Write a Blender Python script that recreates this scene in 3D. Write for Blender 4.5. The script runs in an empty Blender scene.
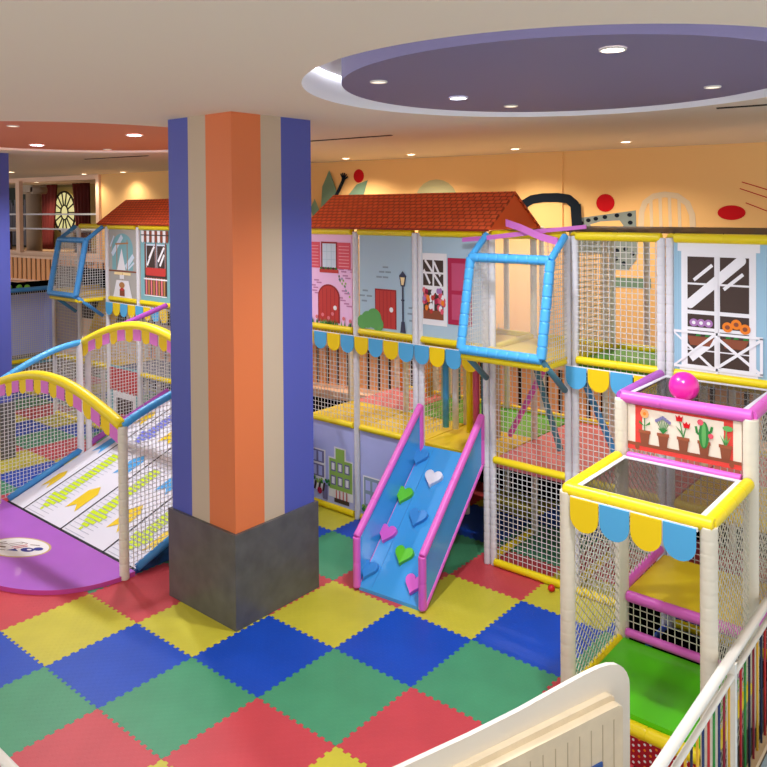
import bpy, bmesh, math, random
from mathutils import Vector, Matrix
random.seed(7)
SC = bpy.context.scene
COL = SC.collection
PI = math.pi

# ------------------------------------------------------------ materials
def lin(c):
    return tuple((x/12.92 if x <= .04045 else ((x+.055)/1.055)**2.4) for x in (v/255 for v in c))
_M = {}
def mat(name, rgb, rough=.5, spec=.4, noise=0, nscale=6, bump=0, bscale=200, emit=0, metal=0, coat=0):
    if name in _M: return _M[name]
    m = bpy.data.materials.new(name); m.use_nodes = True
    nt = m.node_tree; b = nt.nodes['Principled BSDF']
    c = lin(rgb)+(1,)
    b.inputs['Base Color'].default_value = c
    b.inputs['Roughness'].default_value = rough
    b.inputs['Specular IOR Level'].default_value = spec
    b.inputs['Metallic'].default_value = metal
    b.inputs['Coat Weight'].default_value = coat
    tc = nt.nodes.new('ShaderNodeTexCoord')
    if noise:
        n = nt.nodes.new('ShaderNodeTexNoise'); n.inputs['Scale'].default_value = nscale
        n.inputs['Detail'].default_value = 5
        nt.links.new(tc.outputs['Object'], n.inputs['Vector'])
        r = nt.nodes.new('ShaderNodeValToRGB')
        r.color_ramp.elements[0].position = .3; r.color_ramp.elements[1].position = .7
        r.color_ramp.elements[0].color = tuple(x*(1-noise) for x in c[:3])+(1,)
        r.color_ramp.elements[1].color = tuple(min(1, x*(1+noise*.5)) for x in c[:3])+(1,)
        nt.links.new(n.outputs['Fac'], r.inputs['Fac']); nt.links.new(r.outputs['Color'], b.inputs['Base Color'])
    if bump:
        n2 = nt.nodes.new('ShaderNodeTexNoise'); n2.inputs['Scale'].default_value = bscale
        nt.links.new(tc.outputs['Object'], n2.inputs['Vector'])
        bp = nt.nodes.new('ShaderNodeBump'); bp.inputs['Strength'].default_value = bump; bp.inputs['Distance'].default_value = .01
        nt.links.new(n2.outputs['Fac'], bp.inputs['Height']); nt.links.new(bp.outputs['Normal'], b.inputs['Normal'])
    if emit:
        b.inputs['Emission Color'].default_value = c; b.inputs['Emission Strength'].default_value = emit
    _M[name] = m
    return m

def mat_eva(name, rgb):
    """foam mat: cross-hatched embossing as bump, faint scuffs in the colour"""
    m = mat(name, rgb, .42, .45, noise=.10, nscale=2.2)
    nt = m.node_tree; b = nt.nodes['Principled BSDF']
    tc = nt.nodes.new('ShaderNodeTexCoord')
    ck = nt.nodes.new('ShaderNodeTexChecker'); ck.inputs['Scale'].default_value = 24
    nt.links.new(tc.outputs['Object'], ck.inputs['Vector'])
    bp = nt.nodes.new('ShaderNodeBump'); bp.inputs['Strength'].default_value = .6; bp.inputs['Distance'].default_value = .005
    nt.links.new(ck.outputs['Fac'], bp.inputs['Height']); nt.links.new(bp.outputs['Normal'], b.inputs['Normal'])
    return m

def mat_roof():
    m = mat('roof_tile_vinyl', (196, 74, 38), .5, .3)
    nt = m.node_tree; b = nt.nodes['Principled BSDF']
    uv = nt.nodes.new('ShaderNodeUVMap')
    br = nt.nodes.new('ShaderNodeTexBrick')
    br.offset = .5
    br.inputs['Color1'].default_value = lin((244, 108, 58))+(1,)
    br.inputs['Color2'].default_value = lin((230, 94, 48))+(1,)
    br.inputs['Mortar'].default_value = lin((166, 58, 30))+(1,)
    br.inputs['Scale'].default_value = 1
    br.inputs['Mortar Size'].default_value = .010
    br.inputs['Mortar Smooth'].default_value = .4
    br.inputs['Brick Width'].default_value = .10
    br.inputs['Row Height'].default_value = .078
    nt.links.new(uv.outputs['UV'], br.inputs['Vector']); nt.links.new(br.outputs['Color'], b.inputs['Base Color'])
    bp = nt.nodes.new('ShaderNodeBump'); bp.inputs['Strength'].default_value = .5; bp.inputs['Distance'].default_value = .01; bp.invert = True
    nt.links.new(br.outputs['Fac'], bp.inputs['Height']); nt.links.new(bp.outputs['Normal'], b.inputs['Normal'])
    return m

def mat_clear(name, rgb, alpha, rough=.08):
    m = mat(name, rgb, rough, .6)
    m.node_tree.nodes['Principled BSDF'].inputs['Alpha'].default_value = alpha
    return m

WHITE = mat('foam_white', (222, 220, 226), .5, .35, bump=.1, bscale=40)
CREAM = mat('foam_cream', (226, 217, 198), .5, .35, bump=.1, bscale=40)
YEL = mat('foam_yellow', (240, 214, 12), .38, .5)
PINK = mat('foam_pink', (222, 98, 196), .38, .5)
PURP = mat('foam_purple', (176, 84, 190), .4, .5)
BLUE = mat('foam_blue', (70, 164, 228), .38, .5)
DBLUE = mat('foam_deep_blue', (62, 142, 208), .4, .5)
NETW = mat('net_white', (216, 215, 216), .7, .2)
NETC = mat('net_cream', (210, 204, 188), .7, .2)
SLIDE = mat('slide_blue', (62, 158, 226), .22, .6, coat=.4)
STEELB = mat('strut_teal', (74, 128, 150), .45, .4)
BLACK = mat('black_vinyl', (5, 5, 6), 1, .0)
FL_Y = mat('flag_yellow', (244, 208, 18), .5, .3)
FL_B = mat('flag_blue', (84, 172, 224), .5, .3)
FL_P = mat('flag_pink', (222, 122, 206), .5, .3)
PEACH = mat('peach_paint', (232, 174, 124), .75, .2, noise=.04, nscale=1.2)
PEACHL = mat('peach_trim', (246, 206, 178), .6, .25)
SATIN = mat('white_satin_paint', (240, 235, 226), .3, .5, coat=.2)
GOLD = mat('gold_leaf', (190, 150, 70), .4, .5, metal=.6)

# ------------------------------------------------------------ mesh builder
class MB:
    def __init__(s): s.v = []; s.f = []; s.mi = []; s.mats = []; s.sm = []; s.uv = None
    def m(s, mt):
        if mt not in s.mats: s.mats.append(mt)
        return s.mats.index(mt)
    def face(s, idx, mt, smooth=False): s.f.append(tuple(idx)); s.mi.append(s.m(mt)); s.sm.append(smooth)
    def add(s, pts, faces, mt, smooth=False):
        o = len(s.v); s.v += [tuple(p) for p in pts]
        for f in faces: s.face([i+o for i in f], mt, smooth)
    def box(s, a, b, mt):
        x0, y0, z0 = a; x1, y1, z1 = b
        if x0 > x1: x0, x1 = x1, x0
        if y0 > y1: y0, y1 = y1, y0
        if z0 > z1: z0, z1 = z1, z0
        p = [(x0,y0,z0),(x1,y0,z0),(x1,y1,z0),(x0,y1,z0),(x0,y0,z1),(x1,y0,z1),(x1,y1,z1),(x0,y1,z1)]
        s.add(p, [(0,3,2,1),(4,5,6,7),(0,1,5,4),(1,2,6,5),(2,3,7,6),(3,0,4,7)], mt)
    def obox(s, O, U, V, W, mt):
        """box from corner O with edge vectors U, V, W"""
        O, U, V, W = map(Vector, (O, U, V, W))
        p = [O, O+U, O+U+V, O+V, O+W, O+U+W, O+U+V+W, O+V+W]
        fs = [(0,3,2,1),(4,5,6,7),(0,1,5,4),(1,2,6,5),(2,3,7,6),(3,0,4,7)]
        if U.cross(V).dot(W) < 0: fs = [tuple(reversed(f)) for f in fs]
        s.add(p, fs, mt)
    def strand(s, a, b, w, mt):
        a = Vector(a); b = Vector(b); d = (b-a).normalized()
        r = Vector((0, 0, 1)) if abs(d.z) < .9 else Vector((1, 0, 0))
        n1 = d.cross(r).normalized()*w/2; n2 = d.cross(n1).normalized()*w/2
        p = [a+n1+n2, a-n1+n2, a-n1-n2, a+n1-n2, b+n1+n2, b-n1+n2, b-n1-n2, b+n1-n2]
        s.add(p, [(0,1,5,4),(1,2,6,5),(2,3,7,6),(3,0,4,7)], mt)
    def tube(s, path, r, mt, seg=12, sleeve=0, caps=True, groove=.9):
        """foam tube along a path; sleeve = length of one foam piece (grooves at joints)"""
        P = [Vector(p) for p in path]
        if sleeve:   # resample
            L = [0]
            for a, b in zip(P, P[1:]): L.append(L[-1]+(b-a).length)
            n = max(1, round(L[-1]/sleeve)); st = L[-1]/n
            def at(t):
                t = max(0, min(L[-1], t))
                for i in range(len(P)-1):
                    if t <= L[i+1]+1e-9:
                        return P[i].lerp(P[i+1], (t-L[i])/max(1e-9, L[i+1]-L[i]))
                return P[-1]
            Q = []; R = []
            for k in range(n):
                for u, q in ((.0, groove), (.008/st, 1), (.02/st, 1), (.5, 1.0), (1-.02/st, 1), (1-.008/st, 1)):
                    Q.append(at((k+u)*st)); R.append(r*q)
            Q.append(P[-1]); R.append(r*groove)
        else: Q = P; R = [r]*len(P)
        o = len(s.v); N = len(Q); prev = None
        for i, q in enumerate(Q):
            d = (Q[min(i+1, N-1)]-Q[max(i-1, 0)]).normalized()
            if prev is None:
                ref = Vector((0, 0, 1)) if abs(d.z) < .9 else Vector((1, 0, 0))
                a = d.cross(ref).normalized()
            else: a = (prev - d*prev.dot(d)).normalized()
            prev = a; b = d.cross(a)
            for k in range(seg):
                t = 2*PI*k/seg
                s.v.append(tuple(q+(a*math.cos(t)+b*math.sin(t))*R[i]))
        for i in range(N-1):
            for k in range(seg):
                s.face((o+i*seg+k, o+i*seg+(k+1)%seg, o+(i+1)*seg+(k+1)%seg, o+(i+1)*seg+k), mt, True)
        if caps:
            s.face([o+k for k in reversed(range(seg))], mt); s.face([o+(N-1)*seg+k for k in range(seg)], mt)
    def prism(s, pts, O, U, V, W, mt, mside=None):
        """polygon pts (u,v) in frame O,U,V extruded by vector W (polygon ccw seen from +W)"""
        O, U, V, W = map(Vector, (O, U, V, W)); n = len(pts); o = len(s.v)
        base = [O+U*u+V*v for u, v in pts]
        s.v += [tuple(p) for p in base]+[tuple(p+W) for p in base]
        flip = U.cross(V).dot(W) < 0
        ar = sum(pts[i][0]*pts[(i+1) % n][1]-pts[(i+1) % n][0]*pts[i][1] for i in range(n))
        if ar < 0: flip = not flip
        A = list(range(n)); top = [o+n+i for i in A]; bot = [o+i for i in reversed(A)]
        sides = [(o+i, o+(i+1) % n, o+n+(i+1) % n, o+n+i) for i in A]
        if flip: top.reverse(); bot.reverse(); sides = [tuple(reversed(f)) for f in sides]
        s.face(top, mt); s.face(bot, mt)
        for f in sides: s.face(f, mside or mt)
    def sphere(s, c, r, mt, n=20, sc=(1, 1, 1)):
        o = len(s.v); c = Vector(c); m_ = n//2
        for i in range(m_+1):
            for k in range(n):
                t = PI*i/m_; ph = 2*PI*k/n
                s.v.append((c.x+r*sc[0]*math.sin(t)*math.cos(ph), c.y+r*sc[1]*math.sin(t)*math.sin(ph), c.z+r*sc[2]*math.cos(t)))
        for i in range(m_):
            for k in range(n):
                s.face((o+i*n+k, o+(i+1)*n+k, o+(i+1)*n+(k+1) % n, o+i*n+(k+1) % n), mt, True)
    def build(s, name, parent=None, origin=None):
        me = bpy.data.meshes.new(name); me.from_pydata(s.v, [], s.f)
        for mt in s.mats: me.materials.append(mt)
        me.polygons.foreach_set('material_index', s.mi); me.polygons.foreach_set('use_smooth', s.sm)
        if s.uv:
            ul = me.uv_layers.new(name='UVMap')
            for lp in me.loops: ul.data[lp.index].uv = s.uv[lp.vertex_index]
        me.update()
        ob = bpy.data.objects.new(name, me); COL.objects.link(ob)
        if parent: ob.parent = parent
        elif origin is None and s.v:      # origin of a single-mesh thing at its base
            xs = [v[0] for v in s.v]; ys = [v[1] for v in s.v]; zs = [v[2] for v in s.v]
            org = Vector(((min(xs)+max(xs))/2, (min(ys)+max(ys))/2, min(zs)))
            me.transform(Matrix.Translation(-org)); ob.location = org
        return ob

def tag(o, label, cat, group=None, kind=None):
    o['label'] = label; o['category'] = cat
    if group: o['group'] = group
    if kind: o['kind'] = kind
    return o
def thing(name, label, cat, group=None):
    o = bpy.data.objects.new(name, None); COL.objects.link(o); o.empty_display_size = .1
    tag(o, label, cat, group); return o
def struct(o): o['kind'] = 'structure'; return o
def seat_empties():
    """move every Empty to the base of its parts, keeping the parts where they are"""
    for e in [o for o in COL.objects if o.type == 'EMPTY' and o.parent is None]:
        mn = Vector((1e9,)*3); mx = -mn
        for ch in e.children_recursive:
            if ch.type == 'MESH':
                for v in ch.data.vertices:
                    mn = Vector(map(min, mn, v.co)); mx = Vector(map(max, mx, v.co))
        base = Vector(((mn.x+mx.x)/2, (mn.y+mx.y)/2, mn.z))
        e.location = base
        for ch in e.children: ch.location = ch.location-base

# 2-D painting: layered polygons on a plane, every layer 1.5 mm proud of the last
class Paint:
    def __init__(s, O, U, V, N, base=.002, step=.0015):
        s.O, s.U, s.V, s.N = map(Vector, (O, U, V, N)); s.mb = MB(); s.l = 0; s.base = base; s.step = step; s.cnt = 0; s.fu = None
        s.flip = s.U.cross(s.V).dot(s.N) < 0
    def poly(s, pts, mt, layer=None):
        ly = s.l if layer is None else layer
        ar = sum(pts[i][0]*pts[(i+1) % len(pts)][1]-pts[(i+1) % len(pts)][0]*pts[i][1] for i in range(len(pts)))
        s.cnt += 1
        if s.fu: pts = [s.fu(u, v) for u, v in pts]
        P = [s.O+s.U*u+s.V*v+s.N*(s.base+ly*s.step+min(s.cnt, 45)*2.6e-5) for u, v in pts]
        idx = list(range(len(P)))
        if (ar < 0) != s.flip: idx.reverse()
        s.mb.add(P, [idx], mt)
    def rect(s, u0, v0, u1, v1, mt, layer=None): s.poly([(u0, v0), (u1, v0), (u1, v1), (u0, v1)], mt, layer)
    def ell(s, u, v, a, b, mt, layer=None, n=20, t0=0, t1=2*PI):
        full = abs(t1-t0-2*PI) < 1e-6
        s.poly([(u+a*math.cos(t0+(t1-t0)*k/(n if full else n-1)), v+b*math.sin(t0+(t1-t0)*k/(n if full else n-1))) for k in range(n)], mt, layer)
    def line(s, pts, w, mt, layer=None):
        for (a, b), (c, d) in zip(pts, pts[1:]):
            L = math.hypot(c-a, d-b) or 1; nx, ny = -(d-b)/L*w/2, (c-a)/L*w/2
            s.poly([(a+nx, b+ny), (a-nx, b-ny), (c-nx, d-ny), (c+nx, d+ny)], mt, layer)

def net(O, U, V, w, h, mt=NETW, pitch=.064, sw=.0066, diag=False, name='net_panel', parent=None, clip=None):
    """knotted netting in the rectangle O + u*U + v*V"""
    O, U, V = Vector(O), Vector(U).normalized(), Vector(V).normalized()
    mb = MB()
    def seg(a, b):
        if clip: 
            n = 24; run = None
            for k in range(n+1):
                t = k/n; q = (a[0]+(b[0]-a[0])*t, a[1]+(b[1]-a[1])*t); ins = clip(*q)
                if ins and run is None: run = q
                if run is not None and (not ins or k == n):
                    if k: mb.strand(O+U*run[0]+V*run[1], O+U*q[0]+V*q[1], sw, mt)
                    run = None
        else: mb.strand(O+U*a[0]+V*a[1], O+U*b[0]+V*b[1], sw, mt)
    if not diag:
        n = round(w/pitch)
        for i in range(1, n): seg((w*i/n, 0), (w*i/n, h))
        n = round(h/pitch)
        for i in range(1, n): seg((0, h*i/n), (w, h*i/n))
    else:
        p = pitch*1.35
        k = -h
        while k < w:          # direction (1,1)
            a0 = max(0, k); b0 = a0-k; a1 = min(w, k+h); b1 = a1-k
            if a1-a0 > .02: seg((a0, b0), (a1, b1))
            k += p
        k = 0
        while k < w+h:        # direction (-1,1)
            a0 = min(w, k); b0 = k-a0; a1 = max(0, k-h); b1 = k-a1
            if a0-a1 > .02: seg((a0, b0), (a1, b1))
            k += p
    return mb.build(name, parent)

# ------------------------------------------------------------ camera
C = Vector((6.439, -3.481, 4.483)); TH = .69; PIT = .015; ROLL = -.008
c_, s_ = math.cos(TH), math.sin(TH); cp, sp = math.cos(PIT), math.sin(PIT)
R0 = Vector((c_, s_, 0)); F0 = Vector((-s_*cp, c_*cp, -sp)); U0 = Vector((-s_*sp, c_*sp, cp))
cr, sr = math.cos(ROLL), math.sin(ROLL)
R1 = R0*cr+U0*sr; U1 = U0*cr-R0*sr
cam = bpy.data.cameras.new('camera'); co = bpy.data.objects.new('camera', cam); COL.objects.link(co)
M = Matrix.Identity(4)
for i in range(3): M[i][0] = R1[i]; M[i][1] = U1[i]; M[i][2] = -F0[i]; M[i][3] = C[i]
co.matrix_world = M
cam.sensor_width = 36; cam.lens = 763.11/767*36
cam.shift_x = -(400-383.5)/767; cam.shift_y = (218-383.5)/767
cam.clip_start = .05; cam.clip_end = 100
SC.camera = co

# ------------------------------------------------------------ the room
ZC = 5.5
CEIL = mat('ceiling_paint', (240, 224, 204), .85, .1)
CEILW = mat('cove_white_paint', (236, 234, 234), .8, .1)
DISC_C, DISC_R, REC_R = (3.37, 2.46), 1.90, 2.23
ORC, ORR = (-4.45, 2.2), 2.55

def ceiling():
    """ceiling slab with two round recesses; built as polar rings stitched to a rectangle"""
    mb = MB(); x0, x1, y0, y1 = -34, 13, -7, 14
    # split the ceiling into two rectangles, each with one round hole
    def holed(xa, xb, ya, yb, c, r, n=96):
        inner = []; outer = []
        for k in range(n):
            t = 2*PI*k/n; dx, dy = math.cos(t), math.sin(t)
            inner.append((c[0]+dx*r, c[1]+dy*r, ZC))
            ts = []
            if dx > 1e-9: ts.append((xb-c[0])/dx)
            if dx < -1e-9: ts.append((xa-c[0])/dx)
            if dy > 1e-9: ts.append((yb-c[1])/dy)
            if dy < -1e-9: ts.append((ya-c[1])/dy)
            q = min(ts); outer.append((c[0]+dx*q, c[1]+dy*q, ZC))
        cs = [(xb, yb), (xa, yb), (xa, ya), (xb, ya)]
        for cx, cy in cs:   # snap nearest outer vertex to the corner
            k = min(range(n), key=lambda i: (outer[i][0]-cx)**2+(outer[i][1]-cy)**2); outer[k] = (cx, cy, ZC)
        mb.add(inner+outer, [(k, n+k, n+(k+1) % n, (k+1) % n) for k in range(n)], CEIL)
        # recess wall and top
        top = [(p[0], p[1], ZC+.26) for p in inner]
        mb.add(inner+top, [(k, (k+1) % n, n+(k+1) % n, n+k) for k in range(n)], CEILW, True)
        mb.add(top, [list(range(n))], CEILW)
    holed(-.4, x1, y0, y1, DISC_C, REC_R); holed(x0, -.4, y0, y1, ORC, ORR)
    mb.box((x0, y0, ZC+.3), (x1, y1, ZC+.4), CEIL)
    return struct(mb.build('ceiling'))
ceiling()

mb = MB(); mb.box((-34, -7, -.12), (4.79, 13, -.03), mat('floor_screed', (120, 112, 104), .8, .2))
mb.box((4.79, -7, -.12), (13, 13, -.03), mat('pale_blue_floor', (176, 204, 224), .35, .4, noise=.05))
struct(mb.build('floor'))

# back wall: polyline
W0, W1, W2 = Vector((-14.62, 8.2, 0)), Vector((-5, 8.95, 0)), Vector((9, 10.94, 0))
mb = MB()
WALLP = mat('peach_wall_paint', (252, 204, 138), .8, .15)
for a, b in ((W0, W1), (W1, W2)):
    d = (b-a).normalized(); n = Vector((d.y, -d.x, 0))
    mb.obox(a, b-a, -n*.15, Vector((0, 0, ZC)), WALLP)
d = (W2-W1).normalized(); n = Vector((d.y, -d.x, 0))
wall = mb.build('wall_back'); struct(wall)
mb = MB(); mb.obox(W1+d*3.75+n*.0, d*.93, n*.04, Vector((0, 0, ZC)), WALLP)
pl = mb.build('wall_back_pilaster'); pl.name = 'trim_1'; struct(pl)

# mural on the right part of the wall (s along wall from W1, z up)
mu = Paint(W1, d, (0, 0, 1), n, base=.004)
LEAF = mat('mural_sage', (120, 150, 128), .8, .1); PALE = mat('mural_pale_green', (196, 192, 148), .8, .1)
INK = mat('mural_ink', (26, 34, 46), .8, .1); MRED = mat('mural_red', (206, 26, 36), .8, .1)
MGREY = mat('mural_grey', (138, 150, 150), .8, .1); MIV = mat('mural_ivory', (226, 206, 178), .8, .1)
mu.poly([(-.86, 3.9), (-1.04, 4.5), (-1.0, 4.95), (-.8, 5.32), (-.62, 4.9), (-.55, 4.5), (-.62, 3.9)], LEAF)
mu.poly([(-1.2, 4.1), (-1.35, 4.45), (-1.22, 4.68), (-1.08, 4.4)], LEAF)
mu.poly([(-.5, 4.5), (-.27, 4.75), (-.05, 4.98), (.25, 5.07), (.16, 4.8), (-.02, 4.5)], LEAF)
mu.line([(-.75, 4.5), (-.4, 5.1)], .085, INK, 1)
for a in (-.5, -.1, .3, .7, 1.15): mu.line([(-.41, 5.08), (-.41+.14*math.sin(a), 5.1+.15*math.cos(a))], .035, INK, 2)
mu.ell(-.41, 5.1, .05, .05, INK, 1)
mu.ell(.01, 5.165, .14, .15, MRED, 1)
mu.ell(1.95, 4.6, .5, .44, PALE, 0)
mu.base = .046
mu.line([(3.8, 4.0), (3.86, 4.42)], .2, INK, 3); mu.line([(4.94, 4.5), (4.98, 3.9)], .2, INK, 3)
pts = [(3.86, 4.38), (3.93, 4.52), (4.08, 4.6), (4.3, 4.63), (4.6, 4.63), (4.8, 4.6), (4.92, 4.5), (4.95, 4.35)]
mu.line(pts, .17, INK, 3)
for p in pts[1:-1]: mu.ell(p[0], p[1], .085, .085, INK, 4)
mu.base = .004
mu.ell(5.49, 4.52, .17, .165, MRED, 5)
mu.poly([(4.97, 4.24), (5.5, 4.31), (6.04, 4.38), (6.06, 3.6), (4.97, 3.6)], MGREY, 3)
mu.poly([(5.2, 4.12), (5.4, 4.18), (5.75, 4.2), (5.82, 4.1), (5.6, 4.0), (5.3, 3.98)], WALLP, 4)
for q in ((5.04, 4.15), (5.17, 4.2), (5.31, 4.23), (5.48, 4.26), (5.7, 4.29), (5.93, 4.3), (5.94, 4.16), (5.93, 4.02), (5.1, 3.98), (5.22, 3.9), (5.4, 3.88), (5.6, 3.9), (5.8, 3.95)):
    mu.ell(q[0], q[1], .045, .037, INK, 5, 12)
mu.poly([(5.6, 3.75), (6.05, 3.75), (6.05, 3.5), (5.9, 3.3), (5.6, 3.3)], MGREY, 2)
for q in ((5.7, 3.65), (5.85, 3.68), (5.98, 3.6), (5.68, 3.5), (5.82, 3.42)): mu.ell(q[0], q[1], .04, .04, INK, 3, 12)
mu.rect(5.55, 2.98, 6.3, 3.16, LEAF, 2)
pts = [(6.12, 3.9), (6.14, 4.35), (6.2, 4.52), (6.35, 4.63), (6.54, 4.66), (6.75, 4.63), (6.92, 4.5), (7.0, 4.3), (7.02, 3.9)]
mu.line(pts, .1, MIV, 2)
for p in pts[1:-1]: mu.ell(p[0], p[1], .05, .05, MIV, 3)
for x in (6.3, 6.46, 6.62, 6.78): mu.line([(x, 4.6), (x+.02, 3.95)], .055, MIV, 1)
mu.ell(7.63, 4.335, .22, .125, MRED, 3, 24)
for a, b in (((7.79, 4.85), (8.5, 4.6)), ((7.76, 4.74), (8.5, 4.46)), ((7.85, 4.5), (8.5, 4.22))): mu.line([a, b], .015, MRED, 1)
mural = mu.mb.build('mural_painting', wall)
mural.matrix_parent_inverse = wall.matrix_world.inverted() if False else Matrix.Translation(-wall.location)

# linear air vents, downlights, discs
def vent(a, b, label):
    mb = MB(); a = Vector(a); b = Vector(b); u = (b-a); w = u.normalized().cross(Vector((0, 0, 1)))*.06
    mb.obox(a-w/2, u, w, Vector((0, 0, -.006)), mat('vent_slot_dark', (40, 34, 30), .8, .1))
    mb.obox(a-w*.12, u, w*.24, Vector((0, 0, -.012)), mat('vent_blade', (70, 60, 52), .7, .2))
    tag(mb.build('air_vent'), label, 'vent', 'linear ceiling vents')
vent((-2.9, 4.6, ZC), (-.55, 4.82, ZC), 'thin dark linear air vent in the ceiling just right of the striped column top')
vent((3.88, 4.9, ZC), (5.6, 5.15, ZC), 'thin dark linear air vent in the ceiling at the right edge of the photo')
vent((-8.37, 4.42, ZC), (-6.6, 4.74, ZC), 'thin dark linear air vent in the ceiling beyond the orange disc')

DISCM = mat('disc_violet_paint', (126, 118, 152), .6, .3); DISCS = DISCM
def disc(c, r, z0, z1, mt, label):
    mb = MB(); n = 96
    lo = [(c[0]+r*math.cos(2*PI*k/n), c[1]+r*math.sin(2*PI*k/n), z0) for k in range(n)]
    hi = [(p[0], p[1], z1) for p in lo]
    mb.add(lo, [list(reversed(range(n)))], mt); mb.add(lo+hi, [(k, (k+1) % n, n+(k+1) % n, n+k) for k in range(n)], mt, True)
    mb.add(hi, [list(range(n))], mt)
    return tag(mb.build('ceiling_disc'), label, 'ceiling panel')
disc(DISC_C, DISC_R, ZC+.015, ZC+.26, DISCM, 'large round violet ceiling panel hanging inside a white recess')
disc(ORC, ORR-.12, ZC+.03, ZC+.26, mat('disc_orange_paint', (222, 132, 98), .6, .3), 'round orange ceiling panel at the upper left behind the striped column')

LAMP = mat('lamp_cool', (235, 240, 255), .4, .2, emit=9); LAMPW = mat('lamp_warm', (255, 236, 205), .4, .2, emit=7)
LAMPO = mat('lamp_off', (238, 226, 205), .4, .2, emit=.8)
RIMM = mat('downlight_rim', (226, 220, 214), .4, .4)
def downlight(x, y, z, r, mt, label, group, power=0, col=(1, .93, .82)):
    t = thing('downlight', label, 'ceiling light', group)
    mb = MB(); n = 24
    ring = lambda rr, zz: [(x+rr*math.cos(2*PI*k/n), y+rr*math.sin(2*PI*k/n), zz) for k in range(n)]
    mb.add(ring(r*1.22, z)+ring(r*1.18, z-.012)+ring(r, z-.012), [(k, (k+1) % n, n+(k+1) % n, n+k) for k in range(n)][::1]+[(n+k, n+(k+1) % n, 2*n+(k+1) % n, 2*n+k) for k in range(n)], RIMM)
    mb.build('trim_ring', t)
    m2 = MB(); m2.add(ring(r, z-.009), [list(reversed(range(n)))], mt); m2.build('diffuser', t)
    if power:
        l = bpy.data.lights.new('downlight_beam', 'SPOT'); l.energy = power; l.color = col; l.spot_size = 2.5; l.spot_blend = .8; l.shadow_soft_size = .12
        lo = bpy.data.objects.new('downlight_beam', l); COL.objects.link(lo); lo.location = (x, y, z-.05)
DL = 'recessed downlights'
K = 110
zd = ZC+.013
for x, y, mt, lb, p in ((2.31, 1.26, LAMPO, 'small dim downlight near the left edge of the violet ceiling disc', 0),
        (2.25, 2.48, LAMP, 'brightest bluish downlight in the violet ceiling disc', K*3),
        (2.31, 3.33, LAMPO, 'small dim downlight on the far side of the violet ceiling disc', 0),
        (4.31, 1.32, LAMPW, 'white downlight nearest the camera in the violet ceiling disc', K*3),
        (4.29, 3.44, LAMPO, 'dim downlight at the right side of the violet ceiling disc', 0)):
    downlight(x, y, zd, .075 if mt is not LAMPO else .06, mt, lb, DL, p, (.95, .96, 1))
zo = ZC+.028
for x, y, mt, lb, p in ((-6.02, 3.58, LAMPO, 'small dim downlight low in the orange ceiling disc left of the striped column', 0),
        (-3.33, .8, LAMPO, 'thin dim downlight at the upper left of the orange ceiling disc', 0),
        (-5.95, 2.32, LAMP, 'bright white downlight in the orange ceiling disc, left one of the bright pair', K*3),
        (-3.33, 2.47, LAMP, 'bright white downlight in the orange ceiling disc, right one of the bright pair', K*3)):
    downlight(x, y, zo, .1 if mt is LAMP else .06, mt, lb, DL, p, (.95, .96, 1))
for i, (x, y) in enumerate(((-14.7, 5.83), (-14.64, 7.85), (-12.84, 8.02), (-4.57, 8.22), (-2.85, 8.25), (-.65, 8.47), (1.42, 8.44))):
    y -= .12
    lb = ['leftmost warm downlight in the white ceiling beyond the orange disc', 'warm downlight above the curtained gallery opening, middle one of three',
          'warm downlight nearest the peach wall left of the striped column', 'warm downlight just right of the striped column, before the mural wall',
          'warm downlight above the red-tiled roof, second right of the striped column', 'warm downlight above the right end of the red-tiled roof',
          'rightmost warm downlight before the mural wall'][i]
    downlight(x, y, ZC-.001, .075, LAMPW, lb, DL, K*(.5 if i < 3 else 1.8), (1, .86, .66))

# striped columns
CB = mat('column_blue_paint', (82, 90, 172), .45, .35); CC = mat('column_cream_paint', (196, 176, 152), .5, .3); CO = mat('column_orange_paint', (220, 120, 70), .45, .35)
CBASE = mat('column_base_slate', (90, 88, 86), .38, .5, noise=.25, nscale=5)
def column(x0, y0, s, label, z_base=1.02):
    t = thing('striped_column', label, 'column', 'square columns')
    mb = MB(); z0, z1 = z_base, ZC+0.0
    sx = [0, .27, .46, .54]   # unused
    # front (-Y) face: blue, cream, orange ; right (+X) face: orange, cream, blue (from the near corner)
    fr = [(0, .33, CB), (.33, .61, CC), (.61, 1, CO)]
    rt = [(0, .345, CO), (.345, .60, CC), (.60, 1, CB)]
    for a, b, m in fr:
        mb.add([(x0+a*s, y0, z0), (x0+b*s, y0, z0), (x0+b*s, y0, z1), (x0+a*s, y0, z1)], [(0, 1, 2, 3)], m)
        mb.add([(x0+s-a*s, y0+s, z0), (x0+s-b*s, y0+s, z0), (x0+s-b*s, y0+s, z1), (x0+s-a*s, y0+s, z1)], [(0, 1, 2, 3)], m)
    for a, b, m in rt:
        mb.add([(x0+s, y0+a*s, z0), (x0+s, y0+b*s, z0), (x0+s, y0+b*s, z1), (x0+s, y0+a*s, z1)], [(0, 1, 2, 3)], m)
        mb.add([(x0, y0+s-a*s, z0), (x0, y0+s-b*s, z0), (x0, y0+s-b*s, z1), (x0, y0+s-a*s, z1)], [(0, 1, 2, 3)], m)
    mb.build('shaft', t)
    e = .035; b2 = MB(); b2.box((x0-e, y0-e, .0), (x0+s+e, y0+s+e, z_base), CBASE)
    b2.build('plinth', t)
column(-1.20, 1.60, 1.15, 'big square column striped blue, cream and orange on a dark slate plinth')
column(-8.90, 1.50, 1.15, 'blue edge of a second square column cut off by the left side of the photo')

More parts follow.
